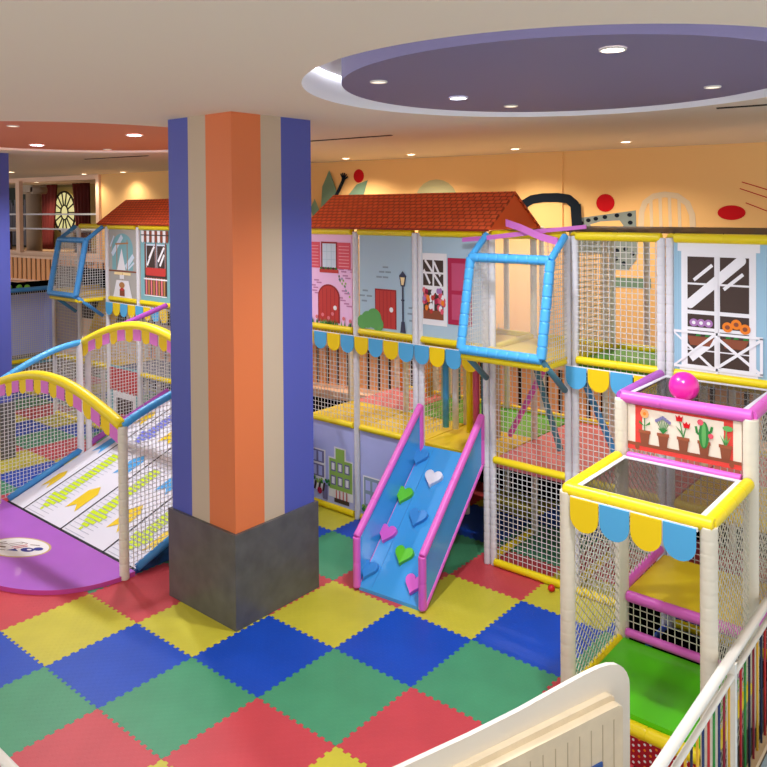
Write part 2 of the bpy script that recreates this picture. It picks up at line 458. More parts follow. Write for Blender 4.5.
# ------------------------------------------------------------ foam floor mats
EV = [mat_eva('eva_green', (72, 152, 110)), mat_eva('eva_red', (202, 70, 78)), mat_eva('eva_yellow', (204, 194, 58)), mat_eva('eva_blue', (14, 74, 188))]
def mat_mesh(mt):
    N = 23; p = 1/N; a = .013; e = .0010
    def wave(f):   # boundary from 0..1 with square teeth, returns list of (t, offset)
        out = [(0, 0)]
        for k in range(N):
            o = a if k % 2 else -a
            if k in (0, N-1): o = 0
            out += [(k*p+.003, o), ((k+1)*p-.003, o)]
        out.append((1, 0)); return out
    w = wave(0)
    bot = [(t, o+e) for t, o in w][:-1]; rgt = [(1+o-e, t) for t, o in w][:-1]
    top = [(t, 1+o-e) for t, o in reversed(w)][:-1]; lft = [(o+e, t) for t, o in reversed(w)][:-1]
    mb = MB(); mb.prism(bot+rgt+top+lft, (-.5, -.5, -.03), (1, 0, 0), (0, 1, 0), (0, 0, .03), mt)
    me = bpy.data.meshes.new('foam_mat'); me.from_pydata(mb.v, [], mb.f); me.materials.append(mt); me.update()
    return me
MATS = [mat_mesh(m) for m in EV]
CN = ['green', 'red', 'yellow', 'blue']
VIS = [(-13,4),(-13,5),(-13,6),(-13,7),(-12,4),(-12,5),(-12,6),(-11,3),(-11,4),(-11,5),(-11,6),(-11,7),(-10,3),(-10,4),(-10,5),(-10,6),(-9,2),(-9,3),(-9,4),(-8,2),(-8,3),(-8,4),(-7,1),(-7,2),(-7,3),(-6,1),(-5,1),(-4,1),(-3,0),(-3,1),(-2,-1),(-2,0),(-2,1),(-2,2),(-2,3),(-2,4),(-1,-1),(-1,0),(-1,1),(-1,2),(-1,3),(-1,4),(-1,6),(0,-1),(0,0),(0,1),(0,2),(0,3),(0,4),(0,5),(0,6),(1,-1),(1,0),(1,1),(1,2),(1,3),(1,4),(1,5),(1,6),(2,0),(2,1),(2,2),(2,3),(2,4),(2,5),(2,6),(3,2),(3,3),(3,4),(3,6)]
# a few neighbours that only another viewpoint would show

ORD = ['first', 'second', 'third', 'fourth', 'fifth', 'sixth', 'seventh', 'eighth', 'ninth', 'tenth', 'eleventh', 'twelfth', 'thirteenth', 'fourteenth']
cells = VIS
rows = {}
for i, j in cells: rows.setdefault(i-j, []).append((i, j))
for k in rows: rows[k].sort(key=lambda q: q[0]+q[1])
for cidx in range(4):
    rs = sorted((k for k in rows if k % 4 == cidx), reverse=True)
    for ri, k in enumerate(rs):
        for n, (i, j) in enumerate(rows[k]):
            o = bpy.data.objects.new('foam_mat', MATS[cidx]); COL.objects.link(o); o.location = (i+.5, j+.5, 0)
            rown = 'nearest' if ri == 0 else ORD[ri]+' nearest'
            pos = ORD[n]+' from the left' if n else 'leftmost'
            if len(rows[k]) == 1: pos = 'only visible one'
            tag(o, '%s jigsaw foam mat, %s in the %s row of %s mats' % (CN[cidx], pos, rown, CN[cidx]), 'floor mat', 'jigsaw foam floor mats')

# ------------------------------------------------------------ play frames
P = 1.124
def PX(k): return 2.37+P*k
Y = [4.53, 5.65, 6.78, 7.9]
Z1, Z2, Z3 = 1.33, 2.71, 4.13
RB = .046
def post(x, y, z0, z1, parent, mt=WHITE, r=.045, name='post'):
    mb = MB(); mb.tube([(x, y, z0), (x, y, z1)], r, mt, 14, sleeve=.1, groove=.9 if r < .06 else .97); return mb.build(name, parent)
def beam(a, b, parent, mt=YEL, r=RB, name='beam', sleeve=.5):
    mb = MB(); mb.tube([a, b], r, mt, 12, sleeve=sleeve); return mb.build(name, parent)
def deck(x0, y0, x1, y1, z, mt, parent, name='deck_mat'):
    mb = MB(); g = .012
    mb.box((x0+g, y0+g, z-.09), (x1-g, y1-g, z), mt)
    return mb.build(name, parent)
MY = mat('deck_yellow', (234, 204, 28), .4, .5); MP = mat('deck_pink', (224, 120, 130), .45, .4); MG = mat('deck_green', (86, 180, 52), .4, .5)
MBLU = mat('deck_blue', (60, 120, 200), .4, .5)

FR = thing('soft_play_frame', 'multi-level netted play frame with printed house fronts right of the striped column', 'play structure')
FL = thing('soft_play_frame', 'multi-level netted play frame at the far left, behind the white ramp', 'play structure')

for k in range(-4, 3):
    x = PX(k); ys = Y[:]
    for r, y in enumerate(ys):
        if r == 3 and k in (2,): pass
        if r == 0:
            if k in (-2, -1, 0, 1):
                dx_, sh_ = (.045, .03) if k == 1 else (.042, 0)
                post(x-dx_-sh_, y, 0, Z3, FR, r=dx_); post(x+dx_-sh_, y+.02, 0, Z3, FR, r=dx_)
            else: post(x, y, 0, Z3, FR)
        else: post(x, y, 0, Z3, FR, CREAM)
e = .07
for k in range(-4, 2):
    xa, xb = PX(k)+e, PX(k+1)-e
    y = Y[0]
    if k != -2: beam((xa, y, .05), (xb, y, .05), FR)
    if k not in (-2,): beam((xa, y, Z1), (xb, y, Z1), FR)
    if k != -1: beam((xa, y, Z2), (xb, y, Z2), FR)
    beam((xa, y, Z3), (xb, y, Z3), FR, r=.05)
    beam((xa, Y[2], Z1), (xb, Y[2], Z1), FR); beam((xa, Y[1], Z2), (xb, Y[1], Z2), FR)
for k in range(-3, 3):
    for z in (Z2, Z3):
        beam((PX(k), Y[0]+e, z), (PX(k), Y[1]-e, z), FR)
for k in (-1, 0):
    beam((PX(k)-.02, Y[0]+.09, .05), (PX(k)-.02, Y[1]-e, .05), FR)
# nets on the front plane
NY = Y[0]+.005
for k, za, zb in ((-4, .1, Z1), (-4, Z1, Z2), (-3, Z1, Z2), (-2, Z1, Z2)) + ((-1, 0, 0),)*0:
    pass
def fnet(k, za, zb, par, y=NY, mt=NETW):
    net((PX(k)+e, y, za+RB), (1, 0, 0), (0, 0, 1), P-2*e, zb-za-2*RB, mt, parent=par)
for k, za, zb in ((-4, Z1, Z2), (-3, Z1, Z2), (-1, .05, Z1), (-1, Z1, Z2-.0), (0, .05, Z1), (0, Z1, Z2), (0, Z2, Z3)):
    fnet(k, za, zb, FR)
# hmm: cells are indexed from their left post: -4 pink house, -3 grey house, -2 window house/slide, -1 bay, 0 net, 1 white window
for k, za, zb in ((1, Z1, Z2), (1, .05, Z1)): fnet(k, za, zb, FR)
net((PX(-2)+.0, Y[0]+e, Z1+RB), (0, 1, 0), (0, 0, 1), P-2*e, Z2-Z1-.1, NETC, parent=FR)
net((PX(0), Y[0]+e, Z2+RB), (0, 1, 0), (0, 0, 1), P-2*e, Z3-Z2-.1, NETC, parent=FR)
net((PX(-1)+e, Y[1], Z2+RB), (1, 0, 0), (0, 0, 1), P-2*e, Z3-Z2-.1, NETC, parent=FR, pitch=.075)
for k in (-4, -3):
    net((PX(k)+e, Y[2], Z1+RB), (1, 0, 0), (0, 0, 1), P-2*e, 1.25, NETC, parent=FR, pitch=.075)
for k, c1, c2 in ((-4, MY, MP), (-3, MY, MG), (-2, MY, MG), (-1, MP, MP), (0, MP, MP), (1, MY, MP)):
    x0, x1 = PX(k), PX(k+1)
    deck(x0, Y[0]+.05, x1, Y[1], Z1-.02, c1, FR); deck(x0, Y[1], x1, Y[2], Z1-.02, c2, FR)
for k, c in ((-4, MY), (-3, MY), (-2, MY), (-1, MY), (0, MG), (1, MY)):
    deck(PX(k), Y[0]+.05, PX(k+1), Y[1]-.05, Z2-.02, c, FR)
mb = MB(); mb.box((PX(-4), Y[2]+.06, .0), (PX(2), Y[2]+.09, Z1-.12), BLACK); mb.build('back_sheet', FR)  # black sheet across the back of the ground level

MESHC = mat_clear('top_cover_mesh', (60, 30, 26), .75, .7)
mb = MB(); mb.box((1.45, Y[0]+.12, Z3+.04), (PX(2)+1.2, Y[2], Z3+.05), MESHC); mb.build('top_cover', FR)
# printed panels ---------------------------------------------------------
INKP = mat('print_dark_brown', (70, 54, 48), .55, .3); WH = mat('print_white', (238, 236, 240), .55, .3)
PGREY = mat('print_grey_blue', (176, 202, 220), .55, .3); PGD = mat('print_grey_brick', (140, 158, 174), .55, .3)
PLIL = mat('print_lilac', (240, 194, 234), .55, .3); PLD = mat('print_lilac_brick', (192, 128, 176), .55, .3)
PRED = mat('print_red', (196, 60, 56), .55, .3); PRD = mat('print_red_dark', (152, 40, 44), .55, .3)
SHUT = mat('print_shutter', (222, 84, 102), .55, .3); SHD = mat('print_shutter_line', (240, 160, 170), .55, .3)
PGRN = mat('print_green', (98, 168, 92), .55, .3); MAG = mat('print_magenta', (176, 38, 76), .55, .3); MAGL = mat('print_magenta_light', (194, 80, 116), .55, .3)
GLS = mat('print_glass', (208, 222, 238), .55, .3); PINK2 = mat('print_pink', (226, 88, 110), .55, .3); ORG = mat('print_orange', (238, 130, 36), .55, .3)
TERR = mat('print_terracotta', (140, 76, 52), .55, .3); LAV = mat('print_lavender', (184, 190, 244), .5, .35, noise=.06, nscale=3)
LAVD = mat('print_lavender_dark', (120, 116, 160), .55, .3); LBL = mat('print_light_blue', (158, 196, 218), .55, .3); LBD = mat('print_blue_line', (140, 178, 204), .55, .3)
LILF = mat('print_lilac_flower', (170, 120, 178), .55, .3); LEAFG = mat('print_leaf', (50, 130, 60), .55, .3)
LAMPY = mat('print_lamp_glow', (252, 226, 170), .55, .3); YGR = mat('print_yellow_green', (150, 190, 90), .55, .3)
def panel(k, za, zb, base, parent, name, dx=.075, y=Y[0]-.002, x0=None, x1=None):
    x0 = PX(k)+dx if x0 is None else x0; x1 = PX(k+1)-dx if x1 is None else x1
    mb = MB(); mb.box((x0, y, za+RB), (x1, y+.02, zb-RB), base)
    ob = mb.build(name, parent)
    pt = Paint((x0, y, za+RB), (1, 0, 0), (0, 0, 1), (0, -1, 0)); pt.w = x1-x0; pt.h = zb-za-2*RB; pt.owner = ob
    return pt
def finish(pt, name='print'): return pt.mb.build(name, pt.owner)
# a) pink house
p = panel(-4, Z2, Z3, PLIL, FR, 'house_panel')
p.fu = lambda u, v: (max(.0, min(p.w, p.w*.1+(u-.43*p.w)*1.05+.43*p.w)), v*.985)
w, h = p.w, p.h
for u, v in ((.62, .62), (.7, .55), (.6, .3), (.72, .24), (.68, .38), (.05, .42), (.08, .36), (.3, .78), (.38, .72), (.28, .7), (.12, .48), (.8, .62)):
    p.rect(u*w, v*h, u*w+.1, v*h+.022, PLD)
    p.rect(u*w+.05, v*h-.035, u*w+.15, v*h-.013, PLD)
p.rect(.27*w, .62*h, .6*w, .93*h, PRD, 0)
p.rect(.30*w, .64*h, .57*w, .91*h, GLS, 1)
for q in (.39, .48): p.line([(q*w, .64*h), (q*w, .91*h)], .008, PGREY, 2)
for q in (.73, .82): p.line([(.30*w, q*h), (.57*w, q*h)], .008, PGREY, 2)
for a, b in ((.02, .25), (.6, .86)):
    p.rect(a*w, .63*h, b*w, .925*h, SHUT, 1)
    for q in range(7): p.rect((a+.03)*w, (.655+q*.037)*h, (b-.03)*w, (.664+q*.037)*h, SHD, 2)
p.rect(.24*w, .58*h, .62*w, .62*h, PRED, 2)
for q in range(7): p.ell((.27+q*.05)*w, .63*h, .02, .02, INKP if q % 2 else LEAFG, 3, 8)
for q in range(14):
    a = random.random(); p.ell((.62+.22*a)*w, (.56-.2*a+random.uniform(-.04, .04))*h, .014, .02, PGD if q % 2 else YGR, 1, 6)
A = [(.2*w, 0.02*h), (.64*w, .02*h)]+[(.42*w+.22*w*math.cos(t*PI/16), .31*h+.14*h*math.sin(t*PI/16)) for t in range(17)]
p.poly(A, PRD, 1)
A = [(.225*w, 0.02*h), (.615*w, .02*h)]+[(.42*w+.195*w*math.cos(t*PI/16), .31*h+.12*h*math.sin(t*PI/16)) for t in range(17)]
p.poly(A, PRED, 2)
for q in (.3, .38, .46, .54): p.line([(q*w, .03*h), (q*w, .4*h)], .008, PRD, 3)
p.ell(.55*w, .19*h, .035, .035, WH, 4)
for q in range(40):
    u = random.uniform(.02, .96)*w; p.poly([(u-.012, 0), (u+.012, 0), (u+random.uniform(-.02, .02), random.uniform(.05, .09))], PGRN if q % 2 else LEAFG, 5)
for q, v in ((.18, .07), (.3, .1), (.42, .07), (.5, .12), (.72, .08), (.85, .06)): p.ell(q*w, v*h, .03, .03, MP, 6, 8)
finish(p)
# b) grey-blue house with red door and street lamp
p = panel(-3, Z2, Z3, PGREY, FR, 'house_panel'); w, h = p.w, p.h
for u, v in ((.45, .66), (.38, .61), (.5, .61), (.33, .555), (.45, .555), (.06, .40), (.0, .345), (.14, .345), (.04, .29), (.92, .26), (.9, .2), (.93, .13)):
    p.rect(u*w, v*h, min(w, u*w+.1), v*h+.024, PGD)
p.rect(.3*w, .03*h, .70*w, .44*h, PRD, 1); p.rect(.32*w, .03*h, .68*w, .425*h, PRED, 2)
for q in (.39, .46, .53, .6): p.line([(q*w, .04*h), (q*w, .42*h)], .008, PRD, 3)
p.ell(.61*w, .23*h, .035, .035, WH, 4)
for u, v, r in ((.06, .05, .1), (.16, .08, .12), (.28, .1, .14), (.36, .04, .1)): p.ell(u*w, v*h+.03, r, r, PGRN, 5)
IRON = mat('print_iron', (62, 66, 88), .55, .3)
p.fu = lambda u, v: (u-.005, v*.93+.0)
p.line([(.83*w, 0.01), (.83*w, .52*h)], .028, IRON, 6); p.poly([(.78*w, .01), (.88*w, .01), (.86*w, .13*h), (.80*w, .13*h)], IRON, 6)
p.rect(.80*w, .36*h, .86*w, .375*h, IRON, 7)
p.poly([(.795*w, .52*h), (.865*w, .52*h), (.89*w, .63*h), (.77*w, .63*h)], IRON, 6); p.poly([(.76*w, .63*h), (.9*w, .63*h), (.83*w, .69*h)], IRON, 6)
p.poly([(.81*w, .535*h), (.85*w, .535*h), (.87*w, .62*h), (.79*w, .62*h)], LAMPY, 8)
finish(p)
# c) blue-grey house with window, flowers, magenta shutter
p = panel(-2, Z2, Z3, PGREY, FR, 'house_panel', dx=.09); w, h = p.w, p.h
p.fu = lambda u, v: (max(0, u*.72-.01), v*.98+.03) if u < .61*w else (w*(.43+(u/w-.61)*1.1), v*.98+.03)
p.rect(.01*w, .12*h, .60*w, .80*h, WH, 1); p.rect(.01*w, .78*h, .605*w, .83*h, WH, 2); p.rect(.01*w, .10*h, .605*w, .13*h, WH, 2)
for a, b in ((.03, .26), (.30, .52)):
    for c2, d2 in ((.64, .76), (.5, .62), (.16, .46)): p.rect(a*w, c2*h, b*w, d2*h, INKP, 2)
for q in ((.08, .76, .48, .5), (.3, .74, .45, .6), (.05, .66, .2, .52)): p.line([(q[0]*w, q[1]*h), (q[2]*w, q[3]*h)], .04, WH, 3)
p.rect(.03*w, .16*h, .52*w, .25*h, TERR, 3)
for q in range(42):
    p.ell(random.uniform(.05, .56)*w, random.uniform(.24, .46)*h, .04, .04, random.choice([PRED, PINK2, MAG, LILF, ORG, MP, WH]), 4+q % 5, 8)
p.rect(.62*w, .13*h, .99*w, .79*h, MAG, 3); p.rect(.68*w, .47*h, .96*w, .74*h, MAGL, 4); p.rect(.68*w, .18*h, .96*w, .43*h, MAGL, 4)
finish(p)
# d) light blue panel with tall white window and balcony
p = panel(1, Z2, Z3, LBL, FR, 'house_panel', dx=.065, x1=PX(2)-.06); w, h = p.w, p.h
p.fu = lambda u, v: (max(0, min(w, u*.928-.055*w)), min(h, v*1.015))
for q in range(3): p.line([(.05*w+q*.03*w, 0), (.05*w+q*.03*w, h)], .004, LBD, 0)  # thin darker blue upright lines in the print
p.rect(.14*w, .0*h, .93*w, .95*h, WH, 1); p.rect(.10*w, .92*h, .97*w, .985*h, WH, 2); p.rect(.12*w, .0*h, .95*w, .03*h, WH, 2)
for a, b in ((.21, .50), (.56, .86)):
    for c2, d2 in ((.68, .88), (.47, .665), (.34, .44), (.17, .315), (.05, .16)): p.rect(a*w, c2*h, b*w, d2*h, INKP, 2)
p.line([(.24*w, .52*h), (.78*w, .86*h)], .1, WH, 3); p.line([(.28*w, .7*h), (.48*w, .82*h)], .035, WH, 3); p.line([(.6*w, .64*h), (.8*w, .76*h)], .035, WH, 3)
p.ell(.24*w, .52*h, .05, .05, WH, 3); p.ell(.78*w, .86*h, .05, .05, WH, 3)
p.line([(.24*w, .1*h), (.5*w, .26*h)], .09, WH, 3)
for a, b in ((.21, .5), (.58, .86)): p.poly([(a*w, .27*h), (b*w, .27*h), ((b-.05)*w, .2*h), ((a+.03)*w, .2*h)], TERR, 4)
for a, c3 in ((.28, LILF), (.36, LILF), (.44, LILF)): p.ell(a*w, .375*h, .047, .04, c3, 5); p.ell(a*w, .375*h, .02, .018, WH, 6)
for a, v in ((.64, .36), (.73, .385), (.82, .355)): p.ell(a*w, v*h, .055, .05, ORG, 5); p.ell(a*w, v*h, .025, .022, TERR, 6)
for a in (.3, .4, .62, .7, .8): p.poly([(a*w, .27*h), ((a+.06)*w, .275*h), ((a+.02)*w, .31*h)], LEAFG, 5)
for a, b in ((.02, .5), (.5, .99)):
    p.line([(a*w, .03*h), (b*w, .29*h)], .03, WH, 7); p.line([(a*w, .29*h), (b*w, .03*h)], .03, WH, 7)
p.rect(.0*w, .29*h, 1.0*w, .31*h, WH, 8); p.rect(0, .02*h, w, .04*h, WH, 8); p.rect(.0, .03*h, .03*w, .3*h, WH, 8); p.rect(.97*w, .03*h, w, .3*h, WH, 8)
p.rect(.52*w, .0, .54*w, .9*h, WH, 8)
finish(p)
# e) lavender street print under deck one
for kk in (-4, -3):
    p = panel(kk, .05, Z1, LAV, FR, 'street_panel', dx=.06); w, h = p.w, p.h
    p.fu = lambda u, v: (u, v*.86)
    if kk == -4:
        p.rect(-.0, .3*h, .42*w, .75*h, WH, 1)
        for r in range(2):
            p.rect(.01*w, (.34+.21*r)*h, .39*w, (.52+.21*r)*h, LAVD, 2)
            for q in range(3): p.rect((.03+.12*q)*w, (.36+.21*r)*h, (.11+.12*q)*w, (.5+.21*r)*h, LAV, 3)
        p.rect(.6*w, .66*h, .84*w, .84*h, WH, 1); p.rect(.63*w, .66*h, .81*w, .82*h, YGR, 2)
        p.rect(.48*w, .1*h, .98*w, .68*h, WH, 1); p.rect(.5*w, .22*h, .96*w, .66*h, YGR, 2)
        for r in range(2):
            for q in range(3): p.rect((.53+.14*q)*w, (.28+.2*r)*h, (.63+.14*q)*w, (.42+.2*r)*h, LAVD, 3); p.rect((.55+.14*q)*w, (.3+.2*r)*h, (.61+.14*q)*w, (.4+.2*r)*h, WH, 4)
        for q in range(9): p.poly([((.02+.045*q)*w, .27*h), ((.06+.045*q)*w, .27*h), ((.03+.045*q)*w, .14*h), ((-.01+.045*q)*w, .14*h)], WH if q % 2 else INKP, 4)
        for q in range(20): p.ell(random.uniform(.02, .55)*w, random.uniform(.26, .32)*h, .025, .03, LEAFG if q % 2 else YGR, 5, 6)
        p.rect(.36*w, .03*h, .46*w, .25*h, LAVD, 3); p.ell(.3*w, .14*h, .05, .06, MAG, 6, 10)
        for q in range(9): p.rect((.6+.035*q)*w, .1*h, (.618+.035*q)*w, .22*h, PRED if q % 2 else WH, 5)
        p.rect(.6*w, .04*h, .9*w, .1*h, INKP, 4)
    else:
        p.rect(.05*w, .1*h, .5*w, .55*h, WH, 1); p.rect(.07*w, .12*h, .48*w, .53*h, PGD, 2)
        for q in range(3):
            for r in range(2): p.rect((.1+.13*q)*w, (.16+.19*r)*h, (.19+.13*q)*w, (.3+.19*r)*h, LAV, 3)
        for q in range(12): p.ell(random.uniform(.03, .4)*w, random.uniform(.04, .12)*h, .04, .04, LEAFG if q % 2 else YGR, 4, 6)
    finish(p)

# left frame -----------------------------------------------------------------
for k in range(-11, -4):
    x = PX(k)
    for r, y in enumerate(Y[:3]): post(x, y, 0, Z3 if k > -10 or (k > -11 and not r) else Z2+.1, FL, WHITE if r == 0 else CREAM)
for k in range(-11, -5):
    xa, xb = PX(k)+e, PX(k+1)-e; y = Y[0]
    beam((xa, y, .05), (xb, y, .05), FL)
    if k != -9: beam((xa, y, Z1), (xb, y, Z1), FL)
    if k != -10: beam((xa, y, Z2), (xb, y, Z2), FL)
    if k > -11: beam((xa, y, Z3), (xb, y, Z3), FL, r=.05)
    if k not in (-7,): fnet(k, Z1 if k != -9 else Z1+.12, Z2, FL)
    if k not in (-9,): fnet(k, .05, Z1, FL)
    for z, c1 in ((Z1, MY if k < -9 else mat('deck_slate_blue', (104, 116, 150), .45, .4)), (Z2, MY)): deck(PX(k), Y[0]+.05, PX(k+1), Y[1]-.05, z-.02, c1, FL)
for k in (-11, -10, -9, -8, -7):
    beam((PX(k), Y[0]+e, Z2), (PX(k), Y[1]-e, Z2), FL)
fnet(-11, Z2, Z3-.6, FL)
net((PX(-9), Y[0]+e, Z2+RB), (0, 1, 0), (0, 0, 1), P-2*e, Z3-Z2-.1, NETC, parent=FL)
# wing running towards the viewer at the far left
xw = PX(-11)-.05
post(xw, 3.5, 0, 2.86, FL)
beam((xw, 3.56, 2.78), (xw, 4.46, 2.78), FL, DBLUE); beam((xw, 3.56, 1.27), (xw, 4.46, 1.27), FL)
net((xw, 3.55, 1.33), (0, 1, 0), (0, 0, 1), .92, 1.4, parent=FL, pitch=.045)
mb = MB(); mb.box((xw-.6, 3.55, 1.3), (xw-.56, 5.5, 2.66), LAV); mb.box((xw-2.0, 4.6, 1.3), (xw-.1, 4.64, 2.7), LAV); mb.build('lavender_board', FL)
mb = MB(); mb.box((xw-2.2, 3.5, 2.68), (xw-.05, 5.6, 2.74), BLACK); mb.box((xw-2.2, 5.6, 2.6), (PX(-10), 5.66, 3.1), BLACK); mb.build('black_pit_liner', FL)
mb = MB(); mb.box((xw-.6, 3.55, 1.16), (xw-.02, 4.5, 1.22), mat('cyan_board', (120, 176, 196), .5, .3)); mb.build('cyan_board', FL)
# yellow inclined boards seen between the nets
mb = MB(); mb.obox((PX(-10)+.15, 4.9, Z2-.12), (-.75, 0, -1.1), (0, .55, 0), (.05, 0, -.03), MY); mb.build('sloped_board', FL)
# printed panels of the left frame
GBL = mat('print_teal', (128, 178, 186), .55, .3); GRY = mat('print_warm_grey', (176, 172, 166), .55, .3); BRN = mat('print_gold_brown', (184, 130, 78), .55, .3)
p = panel(-9, Z2, Z3, GRY, FL, 'house_panel', dx=.07); w, h = p.w, p.h
A = [(.12*w, .40*h), (.88*w, .40*h)]+[(.5*w+.38*w*math.cos(t*PI/14), .72*h+.22*h*math.sin(t*PI/14)) for t in range(15)]
p.poly(A, GBL, 1)
p.line([(.3*w, .40*h), (.3*w, .78*h)], .025, BRN, 3); p.line([(.68*w, .40*h), (.68*w, .85*h)], .025, BRN, 3); p.line([(.25*w, .78*h), (.72*w, .8*h)], .03, BRN, 3)
for q in ((.12, .62, .5, .9, .1), (.05, .74, .2, .9, .04), (.62, .44, .9, .62, .1), (.7, .42, .92, .52, .04)): p.line([(q[0]*w, q[1]*h), (q[2]*w, q[3]*h)], q[4], GLS, 2)
p.poly([(.3*w, .4*h), (.62*w, .4*h), (.48*w, .72*h)], WH, 4)
p.line([(0, .385*h), (w, .385*h)], .025, TERR, 5); p.rect(.2*w, .33*h, .8*w, .37*h, LAMPY, 5); p.line([(.5*w, .36*h), (.5*w, .2*h)], .012, TERR, 5)
p.poly([(.15*w, .0), (.85*w, .0), (.72*w, .25*h), (.28*w, .25*h)], WH, 5); p.ell(.48*w, .18*h, .1, .06, BRN, 6); p.rect(.4*w, .02*h, .58*w, .12*h, TERR, 7); p.ell(.49*w, .12*h, .07, .03, PRED, 8, 10)
p.rect(.4*w, .27*h, .56*w, .33*h, WH, 5)
finish(p)
p = panel(-8, Z2, Z3, GBL, FL, 'house_panel', dx=.07); w, h = p.w, p.h
p.rect(.14*w, .08*h, .88*w, .8*h, INKP, 1)
p.rect(.2*w, .45*h, .52*w, .8*h, GLS, 2); p.rect(.55*w, .45*h, .84*w, .8*h, GLS, 2)
p.rect(.22*w, .47*h, .5*w, .78*h, INKP, 3); p.rect(.57*w, .47*h, .82*w, .78*h, INKP, 3)
for q in ((.24, .5, .44, .74), (.3, .6, .48, .77), (.6, .56, .8, .76), (.66, .5, .8, .66)): p.line([(q[0]*w, q[1]*h), (q[2]*w, q[3]*h)], .05, WH, 4)
for q in (.18, .53, .85): p.line([(q*w, .38*h), (q*w, .82*h)], .03, TERR, 5)
p.rect(.2*w, .36*h, .84*w, .47*h, PRED, 5)
for q in range(8): p.rect((.18+.085*q)*w, .09*h, (.235+.085*q)*w, .33*h, BRN if q % 2 else MP, 5)
p.rect(.12*w, .3*h, .9*w, .32*h, WH, 6); p.rect(.14*w, .07*h, .88*w, .085*h, WH, 6)
for q in range(10):
    a, b = (.05+.09*q), (.14+.09*q); mt_ = TERR if q % 2 else WH
    p.rect(a*w, .86*h, b*w, .99*h, mt_, 6); p.ell((a+b)/2*w, .86*h, .045*w, .04*h, mt_, 6, 12)
p.rect(.04*w, .92*h, .96*w, .935*h, INKP, 7)
finish(p)
# small shop print low down
p = panel(-9, .05, Z1+.1, GBL, FL, 'shop_panel', dx=.05); w, h = p.w, p.h
p.rect(.1*w, .0, .9*w, .62*h, WH, 1); p.rect(.22*w, .08*h, .8*w, .52*h, INKP, 2); p.ell(.5*w, .2*h, .2, .12, PRED, 3)
p.rect(-.05*w, .66*h, 1.05*w, .97*h, PRED, 4)
for q in range(8): p.ell((.01+.14*q)*w, .66*h, .07*w, .05*h, PRED, 4, 12)
finish(p)

# roofs ----------------------------------------------------------------------
def roof(x0, x1, label):
    t = thing('tiled_roof', label, 'roof')
    RT = mat_roof() if 'roof_tile_vinyl' not in _M else _M['roof_tile_vinyl']
    y0, ym, y1, ze, zr = 4.44, 5.1, 5.76, 4.19, 4.67
    L = math.hypot(ym-y0, zr-ze); th = .03
    mb = MB(); mb.uv = []
    n = 1
    V = [(x0, y0, ze), (x1, y0, ze), (x1, ym, zr), (x0, ym, zr), (x0, y1, ze), (x1, y1, ze)]
    mb.add(V, [(0, 1, 2, 3), (3, 2, 5, 4)], RT); mb.uv = [(x0, 0), (x1, 0), (x1, L), (x0, L), (x0, 2*L), (x1, 2*L)]
    ob = mb.build('tiled_slope', t)
    so = ob.modifiers.new('thickness', 'SOLIDIFY'); so.thickness = .03; so.offset = -1
    g = MB(); GM = mat('roof_gable_orange', (244, 100, 46), .5, .3)
    for x in (x0+.02, x1-.05):
        g.prism([(y0+.03, ze-.01), (y1-.03, ze-.01), (ym, zr-.04)], (x, 0, 0), (0, 1, 0), (0, 0, 1), (.03, 0, 0), GM)
    g.build('gable_end', t)
roof(-2.0, 1.30, 'red-orange tiled toy roof over the pink and grey house fronts')
roof(-8.0, -4.3, 'red-orange tiled toy roof over the left play frame, half hidden by the column')
# crossed purple ribbons above the lookout window
mb = MB()
def ribbon(pts, w, mt):
    pts = [Vector(p) for p in pts]
    for a, b in zip(pts, pts[1:]):
        mb.obox(a-Vector((0, 0, w/2)), b-a, Vector((0, 0, w)), Vector((0, -.012, .0)), mt)
RIB = mat('ribbon_pink', (206, 112, 196), .4, .4)
ribbon([(.95, 4.40, 4.06), (1.3, 4.40, 4.09), (1.8, 4.42, 4.15), (2.1, 4.44, 4.19)], .055, RIB)
ribbon([(2.1, 4.44, 4.19), (2.6, 4.46, 4.24)], .045, RIB)
tag(mb.build('ribbon'), 'long pink ribbon draped level across the top of the right lookout window', 'ribbon', 'pink ribbons')
mb = MB(); ribbon([(1.6, 4.38, 4.28), (1.82, 4.36, 4.22), (2.08, 4.36, 4.12), (2.3, 4.36, 4.07)], .085, RIB)
tag(mb.build('ribbon'), 'short wide pink ribbon slanting down across the roof end to the lookout window', 'ribbon', 'pink ribbons')

